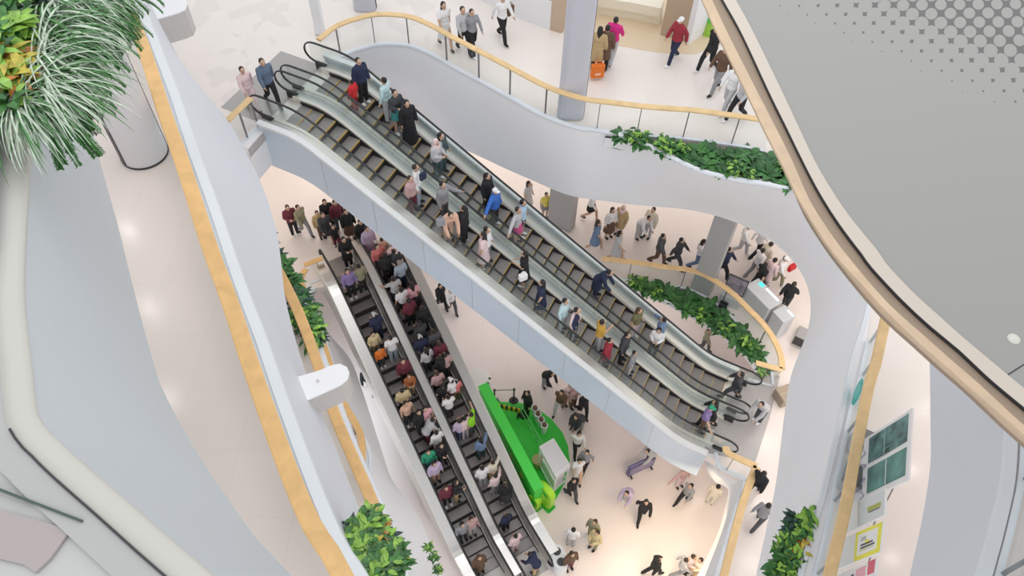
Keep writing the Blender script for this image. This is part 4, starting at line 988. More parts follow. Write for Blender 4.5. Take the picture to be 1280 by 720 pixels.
def limbs(P, key): return Vector(P[key])
def evaluate(bm, vox, smooth, iters):
    me = bpy.data.meshes.new('tmp'); bm.to_mesh(me); bm.free()
    o = bpy.data.objects.new('tmp', me); COL.objects.link(o)
    m1 = o.modifiers.new('r', 'REMESH'); m1.mode = 'VOXEL'; m1.voxel_size = vox
    m2 = o.modifiers.new('s', 'SMOOTH'); m2.factor = smooth; m2.iterations = iters
    dg = bpy.context.evaluated_depsgraph_get(); out = bpy.data.meshes.new_from_object(o.evaluated_get(dg))
    bpy.data.objects.remove(o); bpy.data.meshes.remove(me)
    for p in out.polygons: p.use_smooth = True
    return out
SH = 1.37
def torso(bm, P, g):
    for c, r in (((0, 0, .93), (.125, .165, .12)), ((0, 0, 1.08), (.11, .145, .15)), ((.005, 0, 1.26), (.12, .17, .15)), ((-.005, 0, 1.36), (.085, .175, .07))):
        ell(bm, leaned(P, c), tuple(x+g for x in r), Matrix.Rotation(P['lean'], 4, 'Y'))
def arms(bm, P, g, part=1.):
    for s, e, w in ((1, 'le', 'lw'), (-1, 're', 'rw')):
        S = leaned(P, (0, s*.175, SH)); E_ = Vector(P[e]); W = Vector(P[w])
        if part >= 1: cap(bm, S, E_, .052+g, .042+g); cap(bm, E_, E_.lerp(W, .96), .042+g, .030+g)
        else: cap(bm, S, S.lerp(E_, part), .054+g, .052+g)
def legs(bm, P, g, part=1.):
    for s, k, a in ((1, 'lk', 'la'), (-1, 'rk', 'ra')):
        H = Vector((0, s*.09, .90)); K = Vector(P[k]); A = Vector(P[a])
        if part >= 1: cap(bm, H, K, .088+g, .060+g); cap(bm, K, A, .060+g, .044+g)
        else: cap(bm, H, H.lerp(K, part), .088+g, .07+g)
def feet(bm, P, g):
    for a in ('la', 'ra'):
        A = Vector(P[a]); ell(bm, A + Vector((.055, 0, -.045)), (.125+g, .044+g, .034+g*.3))
def hands(bm, P):
    for s, e, w in ((1, 'le', 'lw'), (-1, 're', 'rw')):
        E_ = Vector(P[e]); W = Vector(P[w]); d = (W-E_).normalized(); side = d.cross(Vector((0, s, .2))).normalized(); nrm = d.cross(side).normalized()
        cap(bm, W, W+d*.05, .027, .033); pc = W + d*.055
        for k, (ln, of) in enumerate(((.062, .030), (.072, .010), (.066, -.010), (.052, -.029))):
            b0 = pc + side*of + d*.02; b1 = b0 + d*ln*.55 - nrm*s*.008; b2 = b1 + d*ln*.4 - nrm*s*.022
            cap(bm, b0, b1, .0105, .0095); cap(bm, b1, b2, .0095, .008)
        t0 = W + side*.024 + d*.015; t1 = t0 + side*.028 + d*.03; cap(bm, t0, t1, .012, .010); cap(bm, t1, t1 + d*.03 + side*.004, .010, .008)
HD = Vector((.018, 0, 1.575))
def head(bm, P):
    cap(bm, leaned(P, (0, 0, 1.38)), leaned(P, (.01, 0, 1.50)), .056, .05)
    h = leaned(P, HD); R = Matrix.Rotation(P['lean']*.5, 4, 'Y')
    ell(bm, h, (.098, .078, .115), R); ell(bm, h + Vector((.035, 0, -.06)), (.058, .055, .05))       # skull, jaw
    ell(bm, h + Vector((.098, 0, -.012)), (.020, .013, .020)); cap(bm, h + Vector((.088, 0, .02)), h + Vector((.104, 0, -.012)), .010, .012)   # nose
    for s in (-1, 1): ell(bm, h + Vector((-.005, s*.078, -.005)), (.022, .012, .032))                 # ears
    ell(bm, h + Vector((.088, 0, -.05)), (.012, .024, .008))                                           # lips
SKIN = mat('skin', (.60, .39, .28), .55); EYE_M = mat('eye', (.03, .02, .02), .3); LIP_M = mat('lips', (.50, .20, .17), .5); CLOTH = mat('cloth', (.5, .5, .5), .8)
MESH = {}
def pmesh(kind, ps):
    if kind in ('hair_short', 'hair_long', 'hair_bun', 'cap', 'scarf', 'skirt_long', 'skirt_short') and ps not in ('bend',): ps = 'stand'
    if (kind, ps) in MESH: return MESH[(kind, ps)]
    P = POSES[ps]; bm = bmesh.new(); vox, sm, it = .017, .5, 3
    h = leaned(P, HD)
    if kind == 'body':
        torso(bm, P, 0); arms(bm, P, 0); legs(bm, P, 0); feet(bm, P, 0); hands(bm, P); head(bm, P); vox, it = .0095, 2
    elif kind == 'top_long': torso(bm, P, .020); arms(bm, P, .016)
    elif kind == 'top_short': torso(bm, P, .020); arms(bm, P, .018, .62)
    elif kind == 'jacket': torso(bm, P, .036); arms(bm, P, .026); cap(bm, leaned(P, (-.01, 0, 1.42)), leaned(P, (0, 0, 1.45)), .075, .07)
    elif kind == 'coat':
        torso(bm, P, .034); arms(bm, P, .026)
        for a, b, r in ((.95, .70, .18), (.72, .50, .195)): bmesh.ops.create_cone(bm, cap_ends=True, segments=20, radius1=r+.02, radius2=r, depth=a-b, matrix=Matrix.Translation((0, 0, (a+b)/2)) @ Matrix.Diagonal((.85, 1, 1, 1)))
    elif kind == 'dress':
        torso(bm, P, .020); arms(bm, P, .018, .6)
        for a, b, r0, r1 in ((.98, .68, .17, .20), (.70, .42, .195, .25)): bmesh.ops.create_cone(bm, cap_ends=True, segments=20, radius1=r1, radius2=r0, depth=a-b, matrix=Matrix.Translation((0, 0, (a+b)/2)) @ Matrix.Diagonal((.85, 1, 1, 1)))
    elif kind == 'gown':
        torso(bm, P, .026); arms(bm, P, .024)
        for a, b, r0, r1 in ((.98, .55, .17, .22), (.57, .10, .215, .27)): bmesh.ops.create_cone(bm, cap_ends=True, segments=20, radius1=r1, radius2=r0, depth=a-b, matrix=Matrix.Translation((0, 0, (a+b)/2)) @ Matrix.Diagonal((.85, 1, 1, 1)))
    elif kind == 'trousers': legs(bm, P, .018); ell(bm, (0, 0, .93), (.135, .17, .10))
    elif kind == 'shorts': legs(bm, P, .024, .75); ell(bm, (0, 0, .93), (.135, .17, .10))
    elif kind == 'skirt_long': bmesh.ops.create_cone(bm, cap_ends=True, segments=20, radius1=.25, radius2=.16, depth=.62, matrix=Matrix.Translation((0, 0, .69)) @ Matrix.Diagonal((.85, 1, 1, 1)))
    elif kind == 'skirt_short': bmesh.ops.create_cone(bm, cap_ends=True, segments=20, radius1=.215, radius2=.16, depth=.40, matrix=Matrix.Translation((0, 0, .80)) @ Matrix.Diagonal((.85, 1, 1, 1)))
    elif kind == 'shoes': feet(bm, P, .008); vox = .012
    elif kind == 'hair_short': ell(bm, h + Vector((-.024, 0, .022)), (.098, .086, .106)); vox = .013
    elif kind == 'hair_long':
        ell(bm, h + Vector((-.022, 0, .022)), (.100, .088, .106)); cap(bm, h + Vector((-.055, 0, 0)), h + Vector((-.085, 0, -.24)), .082, .06); cap(bm, h + Vector((-.04, .05, -.02)), h + Vector((-.03, .075, -.2)), .04, .03); cap(bm, h + Vector((-.04, -.05, -.02)), h + Vector((-.03, -.075, -.2)), .04, .03); vox = .013
    elif kind == 'hair_bun': ell(bm, h + Vector((-.024, 0, .022)), (.098, .086, .106)); ell(bm, h + Vector((-.10, 0, .09)), (.045, .05, .045)); vox = .013
    elif kind == 'cap':
        ell(bm, h + Vector((-.008, 0, .045)), (.104, .09, .085)); ell(bm, h + Vector((.10, 0, .035)), (.07, .07, .010)); vox = .010; it = 1
    elif kind == 'scarf': ell(bm, h + Vector((-.022, 0, .005)), (.104, .094, .128)); cap(bm, h + Vector((-.02, 0, -.10)), h + Vector((-.02, 0, -.19)), .085, .14); vox = .014
    me = evaluate(bm, vox, sm, it); me.name = kind
    if kind == 'body':
        for q in (SKIN, EYE_M, LIP_M): me.materials.append(q)
        for p in me.polygons:
            c = p.center - h
            if c.x > .06:
                for s in (-1, 1):
                    if (Vector((c.y-s*.032, c.z-.012))).length < .012: p.material_index = 1
                if abs(c.y) < .026 and abs(c.z+.05) < .008: p.material_index = 2
    else: me.materials.append(CLOTH)
    MESH[(kind, ps)] = me; return me
C = dict(black=(.018, .018, .021), char=(.055, .057, .065), dgrey=(.09, .09, .10), grey=(.30, .30, .32), lgrey=(.52, .52, .54), white=(.84, .83, .84), cream=(.78, .72, .60), navy=(.022, .030, .075),
         blue=(.045, .16, .55), sky=(.42, .62, .80), denim=(.16, .24, .38), ljean=(.42, .50, .60), red=(.62, .03, .035), dred=(.33, .03, .05), maroon=(.16, .03, .05), coral=(.70, .20, .19), pink=(.75, .40, .45), hot=(.72, .03, .26), dusty=(.55, .36, .36), ppink=(.80, .62, .63), lilac=(.55, .45, .62), violet=(.27, .20, .42),
         tan=(.52, .38, .20), sand=(.62, .52, .30), khaki=(.30, .29, .19), olive=(.17, .17, .08), brown=(.14, .08, .05), rust=(.40, .14, .05), orange=(.80, .20, .03), must=(.68, .40, .07), lime=(.30, .72, .03), green=(.03, .34, .19), teal=(.06, .30, .30), aqua=(.55, .74, .78), peach=(.72, .46, .34), yellow=(.78, .66, .14), gjacket=(.12, .17, .25), dteal=(.06, .10, .11), magenta=(.62, .10, .27))
def cm(k): return mat('cloth_'+k, C[k], .85)
HAIR = {'b': (.014, .011, .011), 'd': (.035, .022, .016), 'r': (.11, .05, .025), 'g': (.30, .29, .28), 'w': (.80, .78, .74)}
def hm(k): return mat('hair_'+k, HAIR[k], .5)
def child(kind, ps, mt, parent, name):
    o = bpy.data.objects.new(name, pmesh(kind, ps)); COL.objects.link(o); o.parent = parent
    o.material_slots[0].link = 'OBJECT'; o.material_slots[0].material = mt; return o
NAMES = dict(top_long='shirt', top_short='t_shirt', jacket='jacket', coat='coat', dress='dress', gown='gown', trousers='trousers', shorts='shorts', skirt_long='skirt', skirt_short='skirt')
LABELS = set()
def person(label, loc, rz, top, bottom, hair, ps='stand', k=1.):
    """top / bottom: (kind, colour); hair: (kind, colour)"""
    assert label not in LABELS, label
    LABELS.add(label)
    b = bpy.data.objects.new('person', pmesh('body', ps)); COL.objects.link(b)
    b.location = loc; b.rotation_euler = (0, 0, rz); b.scale = (k, k, k); tag(b, label, 'person')
    if bottom: child(bottom[0], ps, cm(bottom[1]), b, NAMES[bottom[0]])
    child(top[0], ps, cm(top[1]), b, NAMES[top[0]])
    hk, hc = hair
    if hk in ('cap', 'scarf'):
        if hk == 'cap': child('hair_short', ps, hm('b'), b, 'hair')
        child(hk, ps, cm(hc), b, hk if hk == 'cap' else 'headscarf')
    else: child('hair_'+hk, ps, hm(hc), b, 'hair')
    child('shoes', ps, cm('white' if (len(label) % 3 == 0) else 'black'), b, 'shoes')
    return b
FL = {'F1': L1, 'F2': L2, 'F3': L3}
def heading(u, v, z, dx, dy):
    d = at(u+dx, v+dy, z)-at(u, v, z); return math.atan2(d.y, d.x)
def esc_solve(code, u, v, k):
    pt, zf, O, E_, T, s0, s1, n = dict(U=(upt, uz, UO, UE, UT, 0., UR, int(UR/.4)), L=(lpt, lz, LO, LE, LT, .55, L0+LH/SL+.9, int((L0+LH/SL+.9-.55)/.4)))[code[0]]
    wc = {'UA': -UD, 'UB': 0., 'LA': -LD/2, 'LB': LD/2}[code]
    s = 5.
    for _ in range(40):
        z = pt(s, 0).z + zf(min(max(s, s0-2), s1+2)) + 1.60*k
        q = at(u, v, z); ns = (q-O).to_2d().dot(E_.to_2d()); s += (ns-s)*.6
    w = (q-O).to_2d().dot(T.to_2d()); w = min(max(w, wc-.27), wc+.27)
    dd = (s1-s0)/n
    if s0 < s < s1:
        s = s0 + (int((s-s0)/dd)+.5)*dd - .02; z = pt(0, 0).z + zf(s+.02) + .005
    else: z = pt(0, 0).z + zf(min(max(s, s0), s1)) + .013
    p = pt(s, w); p.z = z; return p, math.atan2(E_.y, E_.x)
def P_(where, u, v, desc, top, bottom, hair=('short', 'b'), ps='stand', face=None, k=1.):
    if where in FL:
        z = FL[where]; p = at(u, v, z+1.60*k); p.z = z + .013
        rz = heading(u, v, z+1.6, *face) if face else random.uniform(-PI, PI)
    else:
        p, rz = esc_solve(where, u, v, k)
        up = where in ('UB', 'LB')
        if up: rz += PI
        if isinstance(face, (int, float)): rz += math.radians(face)
        elif face: rz = heading(u, v, p.z+1.6, *face)
        rz += random.uniform(-.2, .2)
    if ps in ('stand',): pass
    return person('person in ' + desc, p, rz, top, bottom, hair, ps, k)
S, T, J, CO, D, GW = 'top_long', 'top_short', 'jacket', 'coat', 'dress', 'gown'
TR, SHO, SK, SS = 'trousers', 'shorts', 'skirt_long', 'skirt_short'
LB_, SB = ('long', 'b'), ('short', 'b')
# --- third floor
P_('F3', 327, 77, 'grey-blue jacket and black trousers stepping on at the upper escalator head', (J, 'gjacket'), (TR, 'black'), SB, 'walk', (14, 16))
P_('F3', 302, 87, 'pale pink top and trousers beside the grey-blue jacket at escalator head', (S, 'ppink'), (TR, 'ppink'), SB, 'walk', (14, 16), .92)
P_('F3', 554, 6, 'white dress walking at the top edge behind the curved rail', (D, 'white'), None, LB_, 'walk', (10, 12))
P_('F3', 578, 12, 'light grey shirt and black trousers, taller of a pair behind the top rail', (S, 'lgrey'), (TR, 'black'), SB, 'walk', (10, 12))
P_('F3', 589.5, 15, 'grey shirt and black trousers, shorter of a pair behind the top rail', (S, 'grey'), (TR, 'black'), SB, 'stride', (10, 12), .95)
P_('F3', 628, -3, 'white shirt and black trousers with a brown bag by the lavender column', (S, 'white'), (TR, 'black'), SB, 'stride', (10, 8))
P_('F3', 770, 25, 'bright pink jacket and pale grey trousers near the shop front', (J, 'hot'), (TR, 'lgrey'), SB, 'walk', (6, -10))
P_('F3', 760, 35, 'dark brown long coat carrying the orange-red bag', (CO, 'brown'), (TR, 'black'), SB, 'stand', (4, -12))
P_('F3', 750.5, 37, 'beige coat and dark hair beside the lavender column', (CO, 'tan'), (TR, 'char'), LB_, 'stand', (4, -12))
P_('F3', 852, 25, 'white cap and maroon jacket walking past the tan wall block', (J, 'dred'), (TR, 'navy'), ('cap', 'white'), 'walk', (-12, 6))
P_('F3', 897, 36, 'black jacket and black trousers striding past the deck edge', (J, 'black'), (TR, 'black'), SB, 'stride', (-12, 4))
P_('F3', 908.5, 62, 'dark top and grey trousers behind the striding black-clad person', (J, 'brown'), (TR, 'grey'), SB, 'walk', (-12, 6))
P_('F3', 922, 86, 'white top and pale trousers beside the grey deck edge', (S, 'white'), (TR, 'lgrey'), ('short', 'd'), 'walk', (-12, 8))
P_('F3', 935, 97, 'pale top and black trousers nearest the top gallery rail by the deck', (S, 'lgrey'), (TR, 'black'), SB, 'stride', (-12, 6))
# --- far upper escalator, from its head downwards
P_('UB', 448, 76, 'navy jacket and black trousers, topmost tall rider of the far upper escalator', (J, 'navy'), (TR, 'black'), SB, 'stand', 160)
P_('UB', 438, 101, 'bright red top, a child near the far upper escalator head', (J, 'red'), (TR, 'dred'), SB, 'stand', None, .72)
P_('UB', 481, 97, 'white shirt and light trousers below the navy jacket, upper escalator', (S, 'aqua'), (TR, 'lgrey'), SB, 'rail_right', 0)
P_('UB', 494, 116, 'grey top with teal hem riding above the black gown', (S, 'char'), (SS, 'teal'), SB, 'hold', 150)
P_('UB', 514, 133, 'long black gown riding the far upper escalator', (GW, 'black'), None, LB_, 'stand', 150)
P_('UB', 547, 181, 'pale grey sweater and pink headscarf on far upper escalator', (J, 'lgrey'), (TR, 'dteal'), ('scarf', 'ppink'), 'hold', 170)
P_('UB', 557, 174, 'dark teal clothes half hidden beside the pink headscarf', (S, 'dteal'), (TR, 'dteal'), LB_, 'stand', 170)
P_('UB', 612, 222, 'black outfit and long black hair directly above the blue jacket rider', (J, 'black'), (TR, 'black'), LB_, 'stand', 170)
P_('UB', 613, 239, 'white cap and vivid blue jacket reaching an arm sideways', (J, 'blue'), (TR, 'char'), ('cap', 'white'), 'reach', 180)
P_('UB', 650, 250, 'light blue shirt and navy shorts on the far upper escalator', (T, 'sky'), (SHO, 'navy'), SB, 'stand', 190)
P_('UB', 646, 272, 'pale grey t-shirt and magenta skirt reaching an arm sideways', (S, 'lgrey'), (SS, 'magenta'), ('short', 'd'), 'reach', 180)
P_('UB', 754, 336, 'dark navy coat alone in the middle of far upper escalator', (CO, 'navy'), (TR, 'navy'), SB, 'bend', 170)
P_('UB', 797, 389, 'brown hair and olive top on the lower part of far upper escalator', (T, 'olive'), (TR, 'ppink'), ('long', 'r'), 'stand', 160)
P_('UB', 833, 402, 'blue denim jacket leaning by the far handrail', (J, 'denim'), (TR, 'grey'), SB, 'rail_right', 0)
P_('UB', 826, 426, 'white top and black hair just below the denim jacket', (S, 'white'), (TR, 'char'), LB_, 'hold', 100, .9)
P_('UB', 927, 468, 'dark grey clothes stepping on at the far escalator foot', (J, 'char'), (TR, 'dgrey'), SB, 'walk', 0)
# --- near upper escalator, from its head downwards
P_('UA', 517, 207, 'white shirt, light jeans and navy shoulder strap on near upper escalator', (S, 'white'), (TR, 'ljean'), ('short', 'd'), 'stand', 20)
P_('UA', 508, 230, 'dusty rose sweater close to the cladding, topmost on near upper escalator', (J, 'dusty'), (TR, 'maroon'), ('short', 'd'), 'stand', 0, .9)
P_('UA', 549, 227, 'grey jacket with pink collar on the near upper escalator', (J, 'grey'), (TR, 'dgrey'), SB, 'rail_left', 0)
P_('UA', 556, 264, 'peach jacket carrying a round grey bag by the glass', (J, 'peach'), (TR, 'peach'), SB, 'bend', -30)
P_('UA', 581, 261, 'black jacket over white shirt standing beside the peach jacket', (J, 'black'), (TR, 'black'), SB, 'hold', 200)
P_('UA', 604, 283, 'white shirt and grey jeans below the black jacket rider', (S, 'white'), (TR, 'grey'), SB, 'stand', 10)
P_('UA', 597, 298, 'white and pink dress with long black hair by the near glass', (D, 'ppink'), None, LB_, 'stand', 200)
P_('UA', 663, 322, 'black dress holding a white bag in mid near escalator', (D, 'black'), None, LB_, 'hold', 190)
P_('UA', 676, 362, 'dark navy sleeveless dress with a bare arm', (D, 'navy'), None, LB_, 'stand', 190)
P_('UA', 698, 387, 'pale aqua shirt next to the glass, left of a trio', (S, 'aqua'), (TR, 'lgrey'), SB, 'stand', 0)
P_('UA', 716, 385, 'lilac pink shirt, middle of a trio on near upper escalator', (S, 'ppink'), (TR, 'black'), SB, 'stand', 0)
P_('UA', 726, 394, 'dark violet top, lowest of a trio on near upper escalator', (S, 'navy'), (TR, 'grey'), SB, 'stand', 0)
P_('UA', 754, 403, 'mustard vest with one arm raised on the near upper escalator', (T, 'must'), (TR, 'lgrey'), SB, 'raise', 40)
P_('UA', 779, 414, 'charcoal jacket beside the dark red coat', (J, 'char'), (TR, 'black'), SB, 'stand', 0)
P_('UA', 763, 433, 'dark red coat next to the near glass', (CO, 'dred'), (TR, 'dgrey'), SB, 'stand', 10, .9)
P_('UA', 790, 438, 'grey top with pink sleeve just below the dark red coat', (S, 'grey'), (TR, 'lgrey'), SB, 'stand', 0, .8)
P_('UA', 884, 507, 'violet t-shirt and teal cap at the near escalator foot', (T, 'violet'), (TR, 'brown'), ('cap', 'green'), 'rail_right', 0)
# --- second floor by the landing and the curved rail
P_('F2', 895, 504, 'black clothes and black hair by the middle newel of the escalator foot', (J, 'black'), (TR, 'black'), SB, 'walk', (-12, -4))
P_('F2', 963, 497, 'pale grey shirt bending over beside the cardboard box', (J, 'lgrey'), (TR, 'dgrey'), SB, 'bend', (-16, 10))
P_('F2', 955, 592, 'black clothes striding past the corner of the timber rail', (J, 'black'), (TR, 'black'), SB, 'stride', (10, -10))
P_('F2', 961, 632, 'grey shirt half hidden under the right gallery wall', (S, 'grey'), (TR, 'dgrey'), SB, 'walk', (8, -8))
P_('F2', 742, 240, 'white top and black skirt half hidden under the white gallery wall', (S, 'white'), (SS, 'black'), LB_, 'walk', (10, 4))
P_('F2', 766, 262, 'white top and dark brown skirt with long brown hair', (S, 'white'), (SK, 'brown'), ('long', 'd'), 'stand', (6, 8))
P_('F2', 779.5, 259, 'tan coat and pink-white headscarf', (CO, 'tan'), (TR, 'ppink'), ('scarf', 'ppink'), 'stand', (-8, 8))
P_('F2', 748, 278, 'grey-blue dress nearest the far escalator handrail', (D, 'denim'), None, ('long', 'd'), 'walk', (12, 3))
P_('F2', 775, 291, 'light grey dress just behind the curved timber rail start', (D, 'lgrey'), None, LB_, 'walk', (12, 3))
P_('F2', 805, 263, 'white shirt holding a small black bag under the gallery wall', (S, 'white'), (TR, 'lgrey'), SB, 'bend', (8, 8))
P_('F2', 817, 262, 'cream jacket beside the white shirt under the gallery wall', (J, 'cream'), (TR, 'lgrey'), SB, 'stand', (-8, 8))
P_('F2', 829, 295, 'dark brown-grey jacket and trousers walking in a line of two', (J, 'dgrey'), (TR, 'brown'), SB, 'walk', (12, 5))
P_('F2', 852, 300, 'charcoal jacket, second of a line of two behind the curved rail', (J, 'char'), (TR, 'char'), SB, 'stride', (12, 5))
P_('F2', 880, 302, 'white top and blue jeans with long black hair by the grey column', (S, 'white'), (TR, 'denim'), LB_, 'walk', (12, 4))
P_('F2', 894.5, 299, 'pale pink top beside the grey column', (S, 'ppink'), (TR, 'lgrey'), SB, 'stand', (-8, 6))
P_('F2', 912, 312, 'dark navy clothes partly behind the grey column', (J, 'navy'), (TR, 'black'), SB, 'stride', (12, 5))
P_('F2', 936, 283, 'white top cut off by the gallery wall, right of grey column', (S, 'white'), (TR, 'lgrey'), SB, 'walk', (10, 4))
P_('F2', 956, 287, 'white top and black trousers under the curve of the gallery wall', (S, 'white'), (TR, 'black'), SB, 'walk', (10, -4))
P_('F2', 964, 305, 'cream top and dark hair near the bright curve of the wall', (S, 'cream'), (TR, 'cream'), SB, 'stand', (10, -4))
P_('F2', 954, 313, 'white shirt and grey trousers walking toward the curve', (S, 'white'), (TR, 'grey'), SB, 'stride', (12, -6))
P_('F2', 957, 331, 'black dress and long black hair passing the teal-badged counter', (D, 'black'), (TR, 'black'), LB_, 'stride', (12, -6))
P_('F2', 969, 325, 'long pale pink coat beyond the counters', (CO, 'ppink'), (TR, 'lgrey'), SB, 'stand', (10, -6))
P_('F2', 982, 323, 'white cap and olive trousers beside the red bag', (S, 'white'), (TR, 'khaki'), ('cap', 'white'), 'walk', (12, 6))
P_('F2', 993, 355, 'black jacket over lime green top behind the counters', (J, 'black'), (TR, 'char'), ('short', 'd'), 'walk', (8, -10))
P_('F2', 661, 229, 'grey dress and long dark hair beyond the far escalator handrail', (D, 'lgrey'), None, LB_, 'stand', (8, 4))
P_('F2', 683, 243, 'yellow top beside the square grey pillar', (T, 'yellow'), (SHO, 'grey'), ('short', 'd'), 'stand', (4, 8), .85)
# --- crowd at the head of the lower escalators
P_('F2', 359, 259, 'maroon patterned jacket and black trousers nearest the left planting', (J, 'maroon'), (TR, 'black'), ('short', 'd'), 'hold', (8, 14))
P_('F2', 372, 259, 'pale khaki jacket and grey trousers behind the maroon jacket', (J, 'khaki'), (TR, 'grey'), SB, 'walk', (12, 8))
P_('F2', 405.5, 252, 'black sweater and black trousers at the back of the crowd', (J, 'black'), (TR, 'black'), SB, 'walk', (6, 14))
P_('F2', 396, 266, 'brown-beige top between the khaki jacket and charcoal coat', (J, 'tan'), (TR, 'brown'), ('short', 'd'), 'stand', (6, 12), .9)
P_('F2', 403, 268, 'charcoal coat and grey trousers in the middle of the crowd', (CO, 'char'), (TR, 'char'), ('short', 'd'), 'walk', (8, 12))
P_('F2', 418, 253, 'dark red jacket beside the black sweater in the crowd', (J, 'maroon'), (TR, 'dteal'), ('short', 'd'), 'stand', (8, 10))
P_('F2', 432, 264, 'black top and brown skirt below the cladding edge', (J, 'black'), (SK, 'brown'), SB, 'stand', (8, 12))
P_('F2', 450, 277, 'black clothes half hidden by the cladding, beside lilac shirt', (J, 'black'), (TR, 'black'), SB, 'stand', (8, 12))
P_('F2', 416, 283, 'black t-shirt and maroon trousers just before the escalator plate', (T, 'black'), (TR, 'maroon'), SB, 'walk', (8, 14), .85)
P_('LB', 458, 286, 'long lilac shirt and grey trousers at the right escalator head', (CO, 'lilac'), (TR, 'grey'), SB, 'stand', 180)
P_('LA', 429, 299, 'big black coat and long black hair on the left escalator plate', (CO, 'black'), (TR, 'black'), LB_, 'hold', 0)
# --- left lower escalator, from its head downwards
P_('LA', 431, 333, 'flowered navy blouse and white shoes near the left escalator head', (S, 'violet'), (TR, 'black'), LB_, 'stand', 0)
P_('LA', 450, 336, 'khaki shirt and black trousers near the left escalator head', (S, 'khaki'), (TR, 'black'), SB, 'rail_left', 180)
P_('LA', 471, 399, 'navy jacket and pale cap on the left lower escalator', (J, 'navy'), (TR, 'navy'), ('cap', 'lgrey'), 'hold', 180)
P_('LA', 466, 418, 'pale khaki sleeves and trousers just below the navy jacket', (S, 'sand'), (TR, 'khaki'), SB, 'stand', 0, .9)
P_('LA', 485, 416, 'white t-shirt and grey jeans on the left lower escalator', (T, 'white'), (TR, 'ljean'), SB, 'stand', 180)
P_('LA', 473, 436, 'orange jacket, a child beside the white t-shirt', (J, 'orange'), (TR, 'char'), ('short', 'd'), 'stand', 0, .75)
P_('LA', 503, 446, 'dark maroon top close to the middle deck, left escalator', (J, 'maroon'), (TR, 'black'), ('short', 'd'), 'stand', 0)
P_('LA', 511, 466, 'rust brown hair and tan top on the left escalator', (S, 'rust'), (TR, 'tan'), ('short', 'r'), 'hold', 0, .85)
P_('LA', 502, 487, 'sand yellow jacket on the left lower escalator', (J, 'sand'), (TR, 'char'), SB, 'stand', 180)
P_('LA', 500, 515, 'peach pink shirt beside the outer deck of left escalator', (T, 'peach'), (TR, 'char'), SB, 'stand', 0)
P_('LA', 521, 510, 'black jacket in the middle below the sand yellow jacket', (J, 'black'), (TR, 'char'), SB, 'stand', 0)
P_('LA', 538, 513, 'pink shirt next to the middle deck, left escalator', (T, 'pink'), (TR, 'lgrey'), SB, 'stand', 0)
P_('LA', 532, 531, 'wide pale grey shirt turned sideways on the left escalator', (J, 'lgrey'), (TR, 'maroon'), SB, 'bend', 90)
P_('LA', 548, 539, 'white shirt below the pink shirt, left escalator', (S, 'white'), (TR, 'ppink'), SB, 'stand', 180)
P_('LA', 530, 566, 'green top beside the outer deck of left escalator', (S, 'green'), (TR, 'teal'), SB, 'stand', 0)
P_('LA', 541, 576, 'lavender top with dark hair just below the green top', (J, 'lilac'), (TR, 'peach'), LB_, 'stand', 0)
P_('LA', 553, 560, 'black jacket and black hair beside the lavender top', (J, 'black'), (TR, 'black'), LB_, 'hold', 0)
P_('LA', 559, 613, 'dark maroon top in a pair alone on the left escalator', (J, 'maroon'), (TR, 'black'), ('long', 'd'), 'stand', 0)
P_('LA', 571, 607, 'black top and beige trousers in a pair on the left escalator', (J, 'black'), (TR, 'tan'), LB_, 'hold', 60)
P_('LA', 580, 661, 'long black hair and grey top low on the left escalator', (S, 'grey'), (TR, 'char'), LB_, 'stand', 0)
P_('LA', 592, 655, 'dusty mauve shirt low on the left escalator', (S, 'dusty'), (TR, 'lgrey'), ('short', 'd'), 'stand', 0)
P_('LA', 596, 697, 'brown coat and brown hair, lowest on the left escalator', (CO, 'brown'), (TR, 'brown'), ('long', 'r'), 'stand', 0)
# --- right lower escalator, from its head downwards
P_('LB', 473, 311, 'coral red top near the right escalator head', (S, 'coral'), (TR, 'char'), LB_, 'stand', 180)
P_('LB', 476, 298, 'tan top, a child between lilac shirt and pale pink jacket', (S, 'peach'), (TR, 'brown'), ('short', 'd'), 'stand', 0, .8)
P_('LB', 488, 305, 'pale pink padded jacket under the cladding edge', (J, 'ppink'), (TR, 'ppink'), ('scarf', 'ppink'), 'bend', 180)
P_('LB', 484, 325, 'black jacket holding a white phone near the right escalator head', (J, 'black'), (TR, 'black'), SB, 'hold', 0)
P_('LB', 493, 316, 'dark grey coat beneath the cladding edge on right escalator', (J, 'char'), (TR, 'black'), SB, 'stand', 0)
P_('LB', 502, 334, 'pale blue shirt and grey hair on the right escalator', (S, 'ljean'), (TR, 'navy'), ('short', 'g'), 'stand', 0)
P_('LB', 489, 343, 'pale grey-green t-shirt beside the pale blue shirt', (T, 'lgrey'), (TR, 'char'), SB, 'rail_left', 0)
P_('LB', 501, 362, 'white t-shirt and black shorts on the right escalator', (T, 'white'), (SHO, 'black'), SB, 'stand', 0)
P_('LB', 520, 356, 'pink t-shirt and black skirt on the right escalator', (T, 'pink'), (SK, 'black'), LB_, 'stand', 0)
P_('LB', 513, 381, 'dark red and black clothes below the white t-shirt', (J, 'maroon'), (TR, 'black'), SB, 'stand', 0)
P_('LB', 527, 384, 'black jacket below the pink t-shirt', (J, 'black'), (TR, 'black'), SB, 'stand', 0)
P_('LB', 528, 411, 'black cap and black jacket with a white pattern', (J, 'char'), (TR, 'black'), ('cap', 'black'), 'hold', 0)
P_('LB', 521, 423, 'navy shirt and pale cap next to the middle deck, right escalator', (J, 'navy'), (TR, 'lgrey'), ('cap', 'lgrey'), 'stand', 0)
P_('LB', 540, 408, 'dark grey coat beside the outer handrail, right escalator', (CO, 'dgrey'), (TR, 'black'), SB, 'stand', 0)
P_('LB', 548, 425, 'maroon top beside the outer deck, right escalator', (J, 'maroon'), (TR, 'dusty'), ('short', 'd'), 'stand', 0)
